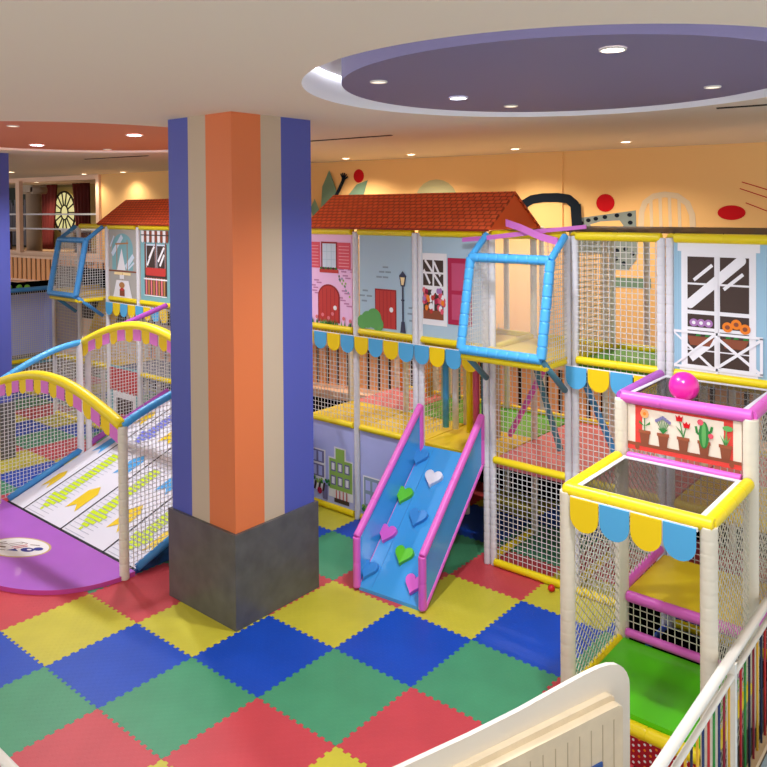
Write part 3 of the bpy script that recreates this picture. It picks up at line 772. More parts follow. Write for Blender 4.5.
# lookout (bay) windows --------------------------------------------------------
def lookout(k, label, fm, parent=None):
    t = thing('lookout_window', label, 'play window')
    xa, xb = PX(k)+.03, PX(k+1)-.03; yb, yt = 3.88, 4.1; zb, zt = 2.80, 3.87; zd = 2.69
    r = .056
    A = Vector((xa, yb, zb)); B = Vector((xb, yb, zb)); Cc = Vector((xb, yt, zt)); D = Vector((xa, yt, zt))
    mb = MB()
    for a, b in ((A, B), (B, Cc), (Cc, D), (D, A)): mb.tube([a, b], r, fm, 12, sleeve=.14, groove=.8)
    ob = mb.build('front_frame', t)
    for x, q in ((xa, D), (xb, Cc)):
        m2 = MB(); m2.tube([q, (x, Y[0]-.08, Z3+.0)], .042, fm, 12, sleeve=.15); m2.build('top_arm', t)
        m2 = MB(); m2.tube([(x, yb+.02, zb-.02), (x, Y[0]-.1, 2.36)], .036, STEELB if fm is BLUE else DBLUE, 12); m2.build('strut', t)
        m2 = MB(); m2.tube([(x, yb+.06, zd), (x, Y[0]-.1, zd)], .034, YEL, 10, sleeve=.15); m2.build('side_beam', t)
    m2 = MB(); m2.tube([(xa, yb+.03, zd+.02), (xb, yb+.03, zd+.02)], .04, YEL, 10, sleeve=.15); m2.build('front_beam', t)
    m2 = MB(); m2.box((xa, yb+.05, zd+.02), (xb, Y[0]-.02, zd+.05), MY); m2.build('floor_board', t)
    m3 = MB(); CL = mat_clear('clear_vinyl', (236, 240, 246), .07, .08)
    m3.add([A+Vector((0, .005, 0)), B+Vector((0, .005, 0)), Cc+Vector((0, .005, 0)), D+Vector((0, .005, 0))], [(0, 1, 2, 3)], CL)
    so = m3.build('clear_pane', t); md = so.modifiers.new('thickness', 'SOLIDIFY'); md.thickness = .004
    m3 = MB(); m3.add([D, Cc, (xb, Y[0]-.05, Z3-.03), (xa, Y[0]-.05, Z3-.03)], [(0, 1, 2, 3)], CL)
    so = m3.build('roof_pane', t); md = so.modifiers.new('thickness', 'SOLIDIFY'); md.thickness = .004
    # side nets, clipped to the side outline
    def inside(u, v):
        y = yb+u; z = 2.7+v
        yf = yb+(yt-yb)*(z-zb)/(zt-zb)
        if z > zt: yf = yt+(4.45-yt)*(z-zt)/(Z3-zt)
        return y > yf
    for x in (xa, xb): net((x, yb, 2.7), (0, 1, 0), (0, 0, 1), .6, Z3-2.72, NETW, pitch=.05, parent=t, name='side_net', clip=inside)
    return t
lookout(-1, 'blue-framed lookout window jutting out above the blue climbing slide', BLUE)
lookout(-10, 'blue-framed lookout window jutting out of the left play frame', DBLUE)

# bunting ----------------------------------------------------------------------
def flag_pts(w, h, n=10):
    pts = [(0, 0), (0, -h+w/2)]
    pts += [(w/2-w/2*math.cos(PI*k/n), -h+w/2-w/2*math.sin(PI*k/n)) for k in range(1, n)]
    return pts+[(w, -h+w/2), (w, 0)]
def bunting(x0, x1, y, z, n, cols, label, h=.25):
    t = thing('bunting', label, 'bunting', 'scalloped bunting on the play frames')
    pw = (x1-x0)/n
    s = MB(); s.box((x0, y-.006, z-.03), (x1, y+.006, z), FL_Y if False else WH); s.build('tape', t)
    for k in range(n):
        mb = MB(); o = random.uniform(-.012, .012)
        mb.prism(flag_pts(pw*.94, h), (x0+k*pw+pw*.03, y-.008, z-.01), (1, 0, .02*o), (0, o*3, 1), (0, -.008, 0), cols[k % len(cols)])
        mb.build('flag', t)
bz = Z2-RB-.01; by = Y[0]-.075
bunting(PX(-4)-.2, PX(-2)+.0, by, bz, 9, (FL_B, FL_Y), 'blue and yellow scalloped bunting under the pink and grey house fronts')
bunting(PX(-2)+.0, PX(-1)-.1, by-.0, bz, 4, (FL_B, FL_Y), 'blue and yellow scalloped bunting over the slide entrance, left of the lookout window')
bunting(PX(0)-.03, PX(1)-.08, by, bz, 4, (FL_B, FL_Y), 'blue and yellow scalloped bunting beside the trampoline tower')
bunting(PX(-9)+.06, PX(-7)-.05, by, bz, 8, (FL_B, FL_Y), 'blue and yellow scalloped bunting on the left play frame')

# hanging foam rollers at the slide entrance -----------------------------------
RL = [(-.12, 5.1, BLUE, 'blue'), (.03, 5.12, WHITE, 'white'), (.28, 5.1, YEL, 'yellow'), (.39, 5.1, mat('roller_pink', (214, 84, 120), .5, .4), 'pink'),
      (.49, 5.15, STEELB, 'dark teal'), (.71, 5.12, mat('roller_tan', (206, 178, 140), .5, .4), 'tan')]
RL = [(x+.28, y, m, n) for x, y, m, n in RL]
for x, y, m, nm in RL:
    mb = MB(); mb.tube([(x, y, 1.40), (x, y, 2.54)], .045, m, 12, sleeve=0); mb.tube([(x, y, 2.54), (x, y, 2.60)], .008, WHITE, 6)
    tag(mb.build('foam_roller'), '%s foam roller hanging upright above the yellow deck behind the climbing slide' % nm, 'foam roller', 'hanging foam rollers')
for x, y, m, nm in ((-1.6, 6.3, mat('roller_orange', (232, 150, 40), .5, .4), 'orange'), (-1.05, 6.3, _M['roller_orange'], 'second orange'), (-.75, 6.3, CREAM, 'cream'), (-.5, 6.3, STEELB, 'dark teal')):
    mb = MB(); mb.tube([(x, y, 1.40), (x, y, 2.55)], .055, m, 10); mb.tube([(x, y, 2.55), (x, y, 2.60)], .008, WHITE, 6)
    tag(mb.build('foam_roller'), '%s foam roller hanging far back behind the net left of the slide' % nm, 'foam roller', 'hanging foam rollers')
# slanting obstacle poles
for a, b, m, lb in (((1.60, 5.0, 2.56), (1.98, 5.0, 1.45), STEELB, 'dark teal slanting pole behind the net below the lookout window'),
                    ((1.72, 5.25, 2.56), (1.1, 5.25, 1.42), PINK, 'pink slanting pole crossing behind the teal pole below the lookout window'),
                    ((2.2, 5.0, 2.56), (2.72, 5.0, 1.5), DBLUE, 'blue slanting pole behind the net left of the trampoline tower')):
    mb = MB(); mb.tube([a, b], .04, m, 10, sleeve=.2); tag(mb.build('obstacle_pole'), lb, 'play pole', 'slanting obstacle poles')

# climbing slide ---------------------------------------------------------------
SL = thing('climbing_slide', 'blue climbing slide with pink padded rails and heart-shaped holds', 'slide')
sx0, sx1 = .245, 1.16; ya, za, yb_, zb_ = 3.06, .04, 4.47, 1.33
def sz(y): return za+(zb_-za)*(y-ya)/(yb_-ya)
mb = MB(); mb.prism([(ya, 0), (yb_, zb_-.06), (yb_, zb_), (ya, za)], (sx0+.03, 0, 0), (0, 1, 0), (0, 0, 1), (sx1-sx0-.06, 0, 0), SLIDE); mb.build('slide_bed', SL)
rt = [(ya, .62), (yb_-.02, 1.86)]
for x, s in ((sx0, 1), (sx1, -1)):
    mb = MB(); mb.prism([(ya+.02, .02), (yb_, zb_-.05), (yb_, 1.84), (ya+.02, .62)], (x-.012, 0, 0), (0, 1, 0), (0, 0, 1), (.024, 0, 0), SLIDE); mb.build('side_wall', SL)
    mb = MB(); mb.tube([(x, ya, .03), (x, ya, .62)], .045, PINK, 12, sleeve=.3); mb.tube([(x, ya, .62), (x, yb_-.02, 1.86)], .045, PINK, 12, sleeve=.5)
    mb.tube([(x, yb_-.02, 1.86), (x, yb_-.02, zb_-.08)], .042, PINK, 12, sleeve=.3); mb.tube([(x, ya+.03, .02), (x, yb_-.02, zb_-.08)], .03, PINK, 10, sleeve=.22)
    mb.build('padded_rail', SL)
for x in (sx0+.2, sx1-.2):
    mb = MB(); mb.strand((x, ya+.03, sz(ya+.03)+.001), (x, yb_-.03, sz(yb_-.03)+.001), .006, mat('slide_seam', (44, 130, 200), .3, .5)); mb.build('seam', SL)
nv = Vector((0, -(zb_-za), yb_-ya)).normalized(); dv = Vector((0, yb_-ya, zb_-za)).normalized()
def heart(u, y, m, s=.105):
    pts = []
    for k in range(28):
        t = 2*PI*k/28; pts.append((16*math.sin(t)**3/16*s, (13*math.cos(t)-5*math.cos(2*t)-2*math.cos(3*t)-math.cos(4*t))/16*s))
    mb = MB(); O = Vector((u, y, sz(y)))
    mb.prism(pts, O, (1, 0, 0), dv, nv*.05, m)
    ob = mb.build('heart_hold', SL); bv = ob.modifiers.new('soft_edge', 'BEVEL'); bv.width = .012; bv.segments = 2
    return ob
HG = mat('heart_green', (96, 200, 40), .35, .5); HW = mat('heart_white', (224, 222, 232), .35, .5); HP = mat('heart_pink', (222, 96, 200), .35, .5); HB = mat('heart_blue', (60, 140, 212), .35, .5)
for (u, y, m, n_) in ((.42, 4.34, HB, 'blue'), (.74, 4.16, HW, 'white'), (.44, 3.94, HG, 'green'), (.76, 3.77, HB, 'blue'), (.45, 3.56, HP, 'pink'), (.79, 3.42, HG, 'green'), (.42, 3.22, HB, 'blue'), (1.02, 3.22, HP, 'pink')):
    heart(u-(.11 if u < 1 else .06), y, m, .122)['label'] = '%s heart-shaped climbing hold' % n_

for ch in SL.children:
    ch.data.transform(Matrix.Translation((.68, 4.47, 0)) @ Matrix.Rotation(math.radians(5), 4, 'Z') @ Matrix.Translation((-.68, -4.47, 0)))
# trampoline tower --------------------------------------------------------------
TW = thing('climbing_tower', 'stepped climbing tower with yellow and pink frames and see-through black mesh tops', 'play structure')
tx0, tx1, ty0, ty1 = 3.44, 4.60, 2.34, 3.45
for x, y, z in ((tx0, ty0, 2.08), (tx1, ty0, 2.08), (tx0, ty1, 2.64), (tx1, ty1, 2.64)):
    post(x, y, 0, z, TW, CREAM, .064)
zy, zp = 2.09, 2.66
beam((tx0-.02, ty0, zy), (tx1+.04, ty0, zy), TW, YEL, .058, sleeve=.4)
for x in (tx0, tx1): beam((x, ty0, zy), (x, ty1-.08, zy+.01), TW, YEL, .055, sleeve=.25)
beam((tx0+.07, ty1-.02, zy+.02), (tx1-.07, ty1-.02, zy+.02), TW, PINK, .04)
beam((tx0+.01, ty1, zp), (tx1+.02, ty1, zp), TW, PINK, .058, sleeve=.35)
for x in (tx0, tx1): beam((x, ty1, zp), (x, Y[0]-.09, zp+.03), TW, PURP if x == tx0 else PINK, .055, sleeve=.3)
MESHB = mat_clear('black_mesh_fabric', (24, 22, 22), .44, .5)
def top_mesh(x0, y0, x1, y1, z):
    mb = MB(); N = 10; g = .08
    P_ = [(x0+g+(x1-x0-2*g)*i/N, y0+g+(y1-y0-2*g)*j/N, z-.07*math.sin(PI*i/N)*math.sin(PI*j/N)) for j in range(N+1) for i in range(N+1)]
    mb.add(P_, [(j*(N+1)+i, j*(N+1)+i+1, (j+1)*(N+1)+i+1, (j+1)*(N+1)+i) for j in range(N) for i in range(N)], MESHB, True)
    ob = mb.build('mesh_top', TW); so = ob.modifiers.new('thickness', 'SOLIDIFY'); so.thickness = .003
    b = MB(); zz = z+.004; o = .04
    for pts in ([(x0+o, y0+o), (x1-o, y0+o), (x1-g-.01, y0+g+.01), (x0+g+.01, y0+g+.01)], [(x1-o, y0+o), (x1-o, y1-o), (x1-g-.01, y1-g-.01), (x1-g-.01, y0+g+.01)],
                [(x1-o, y1-o), (x0+o, y1-o), (x0+g+.01, y1-g-.01), (x1-g-.01, y1-g-.01)], [(x0+o, y1-o), (x0+o, y0+o), (x0+g+.01, y0+g+.01), (x0+g+.01, y1-g-.01)]):
        b.prism(pts, (0, 0, zz), (1, 0, 0), (0, 1, 0), (0, 0, .008), WHITE)
    b.build('white_border', ob)
top_mesh(tx0, ty0, tx1, ty1-.03, zy+.015); top_mesh(tx0, ty1, tx1, Y[0]-.06, zp+.02)
# flower pot print
p = panel(0, 0, 0, mat('print_ivory', (238, 224, 204), .6, .2), TW, 'flower_panel', x0=tx0+.07, x1=tx1-.07, y=ty1-.03) if False else None
x0, x1 = tx0+.07, tx1-.07; zlo, zhi = zy+.09, zp-.06
mb = MB(); IV = mat('print_ivory', (238, 222, 204), .6, .2); mb.box((x0, ty1-.01, zlo), (x1, ty1+.01, zhi), IV); ow = mb.build('flower_panel', TW)
p = Paint((x0, ty1-.01, zlo), (1, 0, 0), (0, 0, 1), (0, -1, 0)); w, h = x1-x0, zhi-zlo
RS = mat('print_coral_red', (222, 70, 62), .6, .2)
p.rect(.07*w, 0, .135*w, h, RS, 0); p.rect(.855*w, 0, .93*w, h, RS, 0); p.rect(0, 0, w, .10*h, RS, 1); p.rect(0, .10*h, w, .17*h, TERR, 2); p.rect(.1*w, .95*h, .9*w, h, RS, 1)
for q in (.09, .92): p.ell(q*w, .07*h, .022, .022, TERR, 3, 10)
for i, q in enumerate((.17, .34, .52, .7, .88)):
    q = .1+.83*(q-.1) if False else q
    u = q*w-.01
    p.poly([(u-.035, .17*h), (u+.035, .17*h), (u+.05, .44*h), (u-.05, .44*h)], TERR, 3); p.rect(u-.057, .40*h, u+.057, .47*h, mat('print_pot_rim', (160, 88, 60), .6, .2), 4)
    if i == 0:
        p.line([(u, .46*h), (u, .78*h)], .01, LEAFG, 4); p.ell(u, .84*h, .042, .042, mat('print_peach', (240, 170, 110), .6, .2), 5, 8); p.ell(u, .84*h, .016, .016, ORG, 6, 8)
        p.poly([(u, .56*h), (u+.055, .62*h), (u+.05, .68*h)], LEAFG, 5); p.poly([(u, .56*h), (u-.055, .62*h), (u-.05, .68*h)], LEAFG, 5)
    if i == 1:
        for a in range(-3, 4): p.line([(u, .46*h), (u+a*.02, (.8-.02*abs(a))*h)], .006, LEAFG, 4); p.ell(u+a*.02, (.82-.03*abs(a))*h, .016, .016, LAVD, 5, 7)
        for a in (-1, 1): p.poly([(u, .46*h), (u+a*.05, .58*h), (u+a*.02, .56*h)], LEAFG, 5)
    if i == 2:
        for a, b in ((-.035, .86), (.03, .74)):
            p.line([(u, .46*h), (u+a, b*h)], .009, LEAFG, 4); p.poly([(u+a-.035, b*h+.03), (u+a-.025, b*h-.025), (u+a+.025, b*h-.025), (u+a+.035, b*h+.03), (u+a+.015, b*h+.01), (u+a, b*h+.035), (u+a-.015, b*h+.01)], MRED, 5)
        p.poly([(u, .48*h), (u-.07, .7*h), (u-.02, .6*h)], LEAFG, 5); p.poly([(u, .48*h), (u+.07, .62*h), (u+.03, .54*h)], LEAFG, 5)
    if i == 3:
        p.ell(u, .6*h, .045, .12, LEAFG, 5); p.ell(u, .6*h, .02, .11, PGRN, 6); p.line([(u-.07, .76*h), (u-.06, .62*h), (u, .58*h)], .022, LEAFG, 5); p.line([(u+.07, .8*h), (u+.06, .68*h), (u, .64*h)], .022, LEAFG, 5)
        p.ell(u-.03, .86*h, .028, .028, SHUT, 7, 8); p.ell(u+.06, .6*h, .024, .024, SHUT, 7, 8)
    if i == 4:
        for a in (-.05, -.02, .02, .05): p.poly([(u-.01, .46*h), (u+.01, .46*h), (u+a, .68*h)], PGRN, 4)
        p.line([(u, .46*h), (u+.01, .85*h)], .01, PGRN, 5); p.ell(u+.02, .82*h, .045, .025, PGRN, 6, 8)
p.mb.build('print', ow)
MGR = mat('step_green', (84, 200, 18), .3, .5, coat=.2)
deck(tx0+.03, ty0+.03, tx1-.03, ty1-.05, .38, MGR, TW, 'step_mat'); deck(tx0+.03, ty1+.02, tx1-.03, Y[0]-.1, .80, MY, TW, 'step_mat')
mb = MB(); mb.box((tx0+.08, ty1+.08, .003), (tx1-.05, Y[0]-.1, .03), BLACK); mb.box((tx0-.01, ty1+.08, .03), (tx0+.01, Y[0]-.1, .72), BLACK); mb.build('under_step_dark_sheet', TW)  # black sheets added to stand for the darkness under the step
beam((tx0+.06, ty0, .30), (tx1-.06, ty0, .30), TW, YEL, .055, sleeve=.2)
for x in (tx0, tx1): beam((x, ty0+.07, .34), (x, ty1-.07, .36), TW, YEL, .045, sleeve=.2)
beam((tx0+.06, ty1-.02, .77), (tx1-.06, ty1-.02, .77), TW, PINK, .05, sleeve=.3); beam((tx0+.06, ty1-.04, .43), (tx1-.06, ty1-.04, .43), TW, PINK, .04, sleeve=.3)
for x in (tx0, tx1): beam((x, ty1+.07, .82), (x, Y[0]-.1, .84), TW, PINK, .045, sleeve=.3)
net((tx0+.06, ty1-.03, .47), (1, 0, 0), (0, 0, 1), tx1-tx0-.12, .27, NETC, parent=TW)
for x in (tx0, tx1):
    net((x, ty0+.07, .4), (0, 1, 0), (0, 0, 1), ty1-ty0-.14, zy-.46, NETC, pitch=.062, sw=.0062, diag=True, parent=TW)
    net((x, ty0+.07, .02), (0, 1, 0), (0, 0, 1), ty1-ty0-.14, .27, NETC, pitch=.062, sw=.0062, diag=True, parent=TW)
    net((x, ty1+.07, .86), (0, 1, 0), (0, 0, 1), Y[0]-ty1-.2, zp-.92, NETC, pitch=.062, sw=.0062, diag=True, parent=TW)
mb = MB(); PD = mat('polka_red_vinyl', (176, 22, 40), .5, .3); mb.box((tx0+.07, ty0, .0), (tx1-.07, ty0+.02, .24), PD); ow = mb.build('polka_panel', TW)
p = Paint((tx0+.07, ty0, 0), (1, 0, 0), (0, 0, 1), (0, -1, 0))
for i in range(22):
    for j in range(5): p.ell(.03+.047*i, .03+.045*j+(.02 if i % 2 else 0), .011, .011, WH if (i+j) % 3 else ORG, 0, 8)
p.mb.build('print', ow)
t = thing('bunting', 'yellow and blue scalloped bunting on the front of the climbing tower', 'bunting', 'scalloped bunting on the play frames')
pw = (tx1-tx0-.12)/4
for k in range(4):
    mb = MB(); mb.prism(flag_pts(pw*.96, .27), (tx0+.06+k*pw, ty0-.066, zy-.03), (1, 0, 0), (0, 0, 1), (0, -.008, 0), FL_B if k % 2 else FL_Y); mb.build('flag', t)
mb = MB(); mb.box((tx0+.06, ty0-.066, zy-.05), (tx1-.06, ty0-.058, zy-.02), WH); mb.build('tape', t)

# balls ------------------------------------------------------------------------
mb = MB(); mb.sphere((3.98, 3.60, 2.80), .135, mat('ball_pink', (232, 34, 160), .3, .5, coat=.3), 28)
tag(mb.build('ball'), 'large hot pink ball resting on the upper black mesh of the climbing tower', 'ball', 'play balls')
mb = MB(); mb.sphere((2.17, 4.40, .04), .042, mat('ball_red', (206, 20, 30), .3, .5), 16)
tag(mb.build('ball'), 'small red ball on the floor against the yellow beam left of the tower', 'ball', 'play balls')
for i, (x, y, lb) in enumerate(((-10.6, 3.85, 'leftmost of the green pit balls above the far left blue beam'), (-10.45, 4.0, 'middle one of the green pit balls above the far left blue beam'), (-10.3, 4.1, 'rightmost of the green pit balls above the far left blue beam'))):
    mb = MB(); mb.sphere((x, y, 2.80), .06, mat('ball_green', (120, 200, 60), .35, .5), 14); tag(mb.build('ball'), lb, 'ball', 'play balls')

# wide ramp --------------------------------------------------------------------
RA = thing('ramp_slide', 'wide white ramp slide printed with arrows and flags, netted sides and yellow arches', 'slide')
rx0, rx1, ry0, ry1, rz0, rz1 = -5.55, -2.0, 1.60, 4.46, .04, 1.13
RW = mat('ramp_white', (226, 226, 238), .3, .5, coat=.2); RK = mat('ramp_seam_dark', (44, 44, 54), .5, .3)
mb = MB(); mb.prism([(ry0, 0), (ry1, 0), (ry1, rz1), (ry0, rz0)], (rx0+.05, 0, 0), (0, 1, 0), (0, 0, 1), (rx1-rx0-.1, 0, 0), RW)
bed = mb.build('ramp_bed', RA)
RU = Vector((1, 0, 0)); RV = Vector((0, ry1-ry0, rz1-rz0)); RL_ = RV.length; RV.normalize(); RN = RU.cross(RV)
p = Paint((rx0, ry0, rz0), RU, RV, RN, base=.002, step=.0012)
CH = mat('ramp_chartreuse', (204, 232, 10), .35, .5); RY = mat('ramp_yellow', (232, 200, 20), .35, .5); RBL = mat('ramp_sky', (74, 162, 226), .35, .5); RVI = mat('ramp_violet', (110, 120, 220), .35, .5)
def rflag(u, v, m, L=.52, w=.27):
    p.poly([(u-w/2, v), (u, v+.12), (u, v+.12), (u+w/2, v), (u+w/2, v+L*.75), (u, v+L), (u-w/2, v+L*.75)][0:2]+[(u+w/2, v), (u+w/2, v+L*.75), (u, v+L), (u-w/2, v+L*.75)], m, 2)
for us in (.5, 1.63, 2.76):
    p.line([(us, .0), (us, RL_)], .03, RK, 1)
    v = .06
    while v < RL_-.05:
        a, b = us+.05, us+.58
        b = min(b, rx1-rx0-.08)
        p.rect(a, v-.006, b, v+.003, mat('ramp_groove', (178, 182, 198), .5, .3), 1)
        # arrow
        c0 = us+.31
        for (va, vb, mm) in ((.12, 1.45, CH), (1.75, 2.95, RVI)):
            if va <= v <= vb:
                hw = .2*min(1, (v-va)/.28+.1) if v < va+.34 else .11
                p.rect(c0-hw, v+.006, c0+hw, v+.056, mm, 2)
        v += .07
    if us < 2.7:
        rflag(us+.83, .32, RY); rflag(us+.83, 1.12, RBL); rflag(us+.83, 1.95, RY); rflag(us+.83, 2.6, RBL, .35)
    else: rflag(us+.62, .25, RY, .5, .16)
rflag(.28, .45, RY, .42, .17); rflag(.28, 1.35, RBL, .5, .2); rflag(.28, 2.15, RY, .42, .18)
p.line([(.0, .01), (3.5, .01)], .03, RK, 1)
p.mb.build('print', bed)
def arch(y, zend, rise, label=None):
    n = 28; pts = [(rx0+(rx1-rx0)*k/n, y, zend+rise*math.sin(PI*k/n)) for k in range(n+1)]
    mb = MB(); mb.tube(pts, .068, YEL, 14, sleeve=0); a = mb.build('arch', RA)
    # skirt flags
    m = 16; 
    for k in range(m):
        u0, u1 = (k+.04)/m, (k+.96)/m
        if k in (0, m-1): pass
        f = MB()
        def zz(u): return zend+rise*math.sin(PI*u)
        xa, xb = rx0+(rx1-rx0)*u0, rx0+(rx1-rx0)*u1; zc = (zz(u0)+zz(u1))/2
        if k % 2 == 0: poly = [(xa, zz(u0)), (xb, zz(u1)), (xb, zz(u1)-.17), (xb-.03, zz(u1)-.225), ((xa+xb)/2, zc-.25), (xa+.03, zz(u0)-.225), (xa, zz(u0)-.17)]
        else: poly = [(xa, zz(u0)), (xb, zz(u1)), (xb, zz(u1)-.215), (xa, zz(u0)-.215)]
        f.prism(poly, (0, y-.03-.01*(k % 2), 0), (1, 0, 0), (0, 0, 1), (0, -.008, 0), FL_Y if k % 2 == 0 else FL_P)
        f.build('skirt_flag', a)
arch(1.45, 1.86, .34); arch(2.85, 2.30, .42)
def rzz(y): return rz0+(rz1-rz0)*(y-ry0)/(ry1-ry0)
post(rx1, 1.45, 0, 1.86, RA, CREAM, .058); post(rx0, 1.45, 0, 1.86, RA, CREAM, .058)
for x in (rx0, rx1):
    for dy in (-.07, .07): post(x, 2.85+dy, 0, 2.32, RA, WHITE, .05)
for x, in ((rx0,), (rx1,)):
    mb = MB(); mb.tube([(x, 1.45+(1.4)*t, 1.86+(.44)*(t**.8 if x > -3 else math.sin(t*PI/2))) for t in [k/10 for k in range(11)]], .05, BLUE, 12, sleeve=.12)
    mb.build('side_rail', RA)
    mb = MB(); mb.tube([(x, 2.92+1.5*t, 2.32+.42*t) for t in [k/6 for k in range(7)]], .045, PURP, 12, sleeve=.2); mb.build('side_rail', RA)
    mb = MB(); mb.tube([(x, 1.62, rzz(1.62)+.03), (x, 2.78, rzz(2.78)+.05)], .05, DBLUE, 12, sleeve=0); mb.build('edge_pad', RA)
    mb = MB(); mb.tube([(x, 2.95, rzz(2.95)+.06), (x, 4.42, rzz(4.42)+.08)], .05, PURP, 12, sleeve=0); mb.build('edge_pad', RA)
    def ins(u, v):
        y = 1.52+u; z = v
        top = 1.86+.44*min(1, (y-1.45)/1.4) if y < 2.85 else 2.32+.42*(y-2.92)/1.5
        return z > rzz(max(y, 1.6))+.04 and z < top
    net((x, 1.52, 0), (0, 1, 0), (0, 0, 1), 2.95, 2.75, NETW, pitch=.055, name='side_net', parent=RA, clip=ins)
mb = MB()
DEC = mat('ramp_side_print', (38, 78, 132), .5, .35, noise=.7, nscale=9)
mb.prism([(ry0, .0), (ry1, .0), (ry1, rz1), (ry0, rz0)], (rx1-.04, 0, 0), (0, 1, 0), (0, 0, 1), (.03, 0, 0), DEC); mb.build('side_panel', RA)

# purple landing mat
n = 48; cx, cy = -3.95, 1.575; pts = [(cx+1.98, cy)]
pts = []
for k in range(n+1):
    t = -PI*k/n
    # super-ellipse, flatter at the sides
    ct, st = math.cos(t), math.sin(t)
    pts.append((cx+1.98*math.copysign(abs(ct)**.85, ct), cy-1.33*abs(st)**.85))
mb = MB(); mb.prism(pts, (0, 0, 0), (1, 0, 0), (0, 1, 0), (0, 0, .055), mat('mat_purple', (178, 98, 206), .35, .5, noise=.08, nscale=2, coat=.15), mat('mat_pink_side', (190, 70, 150), .5, .3))
LM = mb.build('landing_mat', None, origin=0); tag(LM, 'large rounded purple landing mat with an oval printed badge at the foot of the ramp', 'mat')
p = Paint((-3.78, .98, .055), (.93, .36, 0), (-.36, .93, 0), (0, 0, 1), base=.001, step=.0006)
BG = mat('badge_gold', (206, 180, 120), .5, .4); BW = mat('badge_white', (236, 234, 236), .5, .4)
p.ell(0, 0, .48, .27, BG, 0, 40); p.ell(0, 0, .45, .245, BW, 1, 40)
NV = mat('badge_navy', (42, 48, 140), .5, .4); BR = mat('badge_red', (196, 60, 70), .5, .4); BT = mat('badge_brown', (110, 80, 70), .5, .4)
BADGE = p
for a, b, c, d_, w_, m_ in ((-.2, .02, -.08, .13, .012, BT), (-.08, .13, .04, .12, .014, BT), (-.14, .0, -.02, .1, .012, BT), (-.08, -.03, .06, .09, .022, BR), (-.02, -.05, .1, .06, .022, BR),
        (-.36, .02, -.28, .08, .02, BT), (-.3, .0, -.22, .04, .02, BT), (-.26, -.06, -.16, -.05, .03, BT), (-.24, -.13, -.1, -.12, .012, BT), (.1, .1, .24, .12, .016, BT)):
    p.line([(a, b), (c, d_)], w_, m_, 3)
p.ell(.18, -.03, .1, .055, NV, 4); p.ell(.2, -.02, .035, .02, BW, 5); p.ell(.3, .03, .07, .045, NV, 4); p.poly([(-.08, -.12), (.1, -.1), (.0, -.05)], NV, 4)
p.mb.build('badge', LM)

# ------------------------------------------------------------ fences, gate
FC = thing('play_fence', 'white fence with two handrails and thin multicoloured balusters at the lower right', 'fence')
fy0, fy1, fx = -1.2, 6.2, 4.73
mb = MB(); mb.tube([(fx, fy0, 1.10), (fx, fy1, 1.10)], .036, SATIN, 12); mb.build('handrail', FC)
mb = MB(); mb.tube([(fx+.02, fy0, .985), (fx+.02, fy1, .985)], .022, SATIN, 10); mb.build('lower_rail', FC)
mb = MB(); mb.box((fx-.0, fy0, .0), (fx+.06, fy1, .05), mat('fence_sill_wood', (214, 184, 148), .5, .3)); mb.build('bottom_rail', FC)
for y in (-.9, .75, 2.4, 4.05, 5.7):
    mb = MB(); mb.box((fx-.015, y-.025, .0), (fx+.045, y+.025, 1.08), SATIN); mb.build('fence_post', FC)
bc = [mat('bal_navy', (28, 52, 104), .4, .4), mat('bal_red', (190, 34, 40), .4, .4), mat('bal_green', (50, 140, 62), .4, .4), mat('bal_darkblue', (24, 34, 70), .4, .4),
      mat('bal_maroon', (140, 24, 44), .4, .4), mat('bal_yellow', (226, 176, 40), .4, .4)]
y = 2.49; k = 0
while y < fy1-.1:
    if min(abs(y-q) for q in (4.05, 5.7)) > .04:
        mb = MB(); mb.tube([(fx+.02, y, .05), (fx+.02, y, .965)], .0095, bc[[0, 1, 2, 3, 4, 5, 3, 1, 2][k % 9]], 8); mb.build('baluster', FC)
    y += .115; k += 1
y = 2.31; k = 0
while y > fy0+.1:
    if min(abs(y-q) for q in (.75, -.9)) > .04:
        mb = MB(); mb.tube([(fx+.02, y, .05), (fx+.02, y, .965)], .0095, bc[[5, 4, 0, 2, 1, 0, 5, 3][k % 8]], 8); mb.build('baluster', FC)
    y -= .115; k += 1

# white rounded gate in the foreground
GT = thing('play_gate', 'white rounded wooden gate with a raised inner panel in the bottom foreground', 'gate')
g0 = Vector((4.13, 1.73, 0)); gd = Vector((.59, 1.7, 0)).normalized(); gn = Vector((gd.y, -gd.x, 0))
out = [(.15, .02), (.15, .93)]+[(-.02+.17*math.cos(a), .955+.17*math.sin(a)) for a in [PI/2*k/8 for k in range(1, 9)]]
out = [(.15, .02), (.15, .93), (.145, .99), (.12, 1.05), (.08, 1.10), (.02, 1.14), (-.06, 1.165), (-.16, 1.175), (-.3, 1.172), (-.6, 1.15), (-.9, 1.125), (-1.3, 1.11), (-1.9, 1.105), (-1.9, .02)]
GW = mat('gate_white_paint', (238, 228, 212), .35, .45, coat=.2)
mb = MB(); mb.prism(out, g0-gn*.035, gd, (0, 0, 1), gn*.035, GW, SATIN); mb.build('gate_leaf', GT)
WOOD = mat('gate_pale_wood', (240, 222, 190), .4, .4, noise=.08, nscale=7)
inn = [(-.06, .05), (-.06, .93), (-.07, .965), (-.11, .985), (-.2, .985), (-1.9, .965), (-1.9, .05)]
mb = MB(); mb.prism(inn, g0+gn*.001, gd, (0, 0, 1), gn*.05, WOOD)
ip = mb.build('inner_panel', GT)
inn2 = [(-.045, .05), (-.045, .90), (-.055, .925), (-.09, .94), (-.2, .94), (-1.9, .925), (-1.9, .05)]
mb = MB(); mb.prism(inn2, g0+gn*.052, gd, (0, 0, 1), gn*.06, WOOD); 
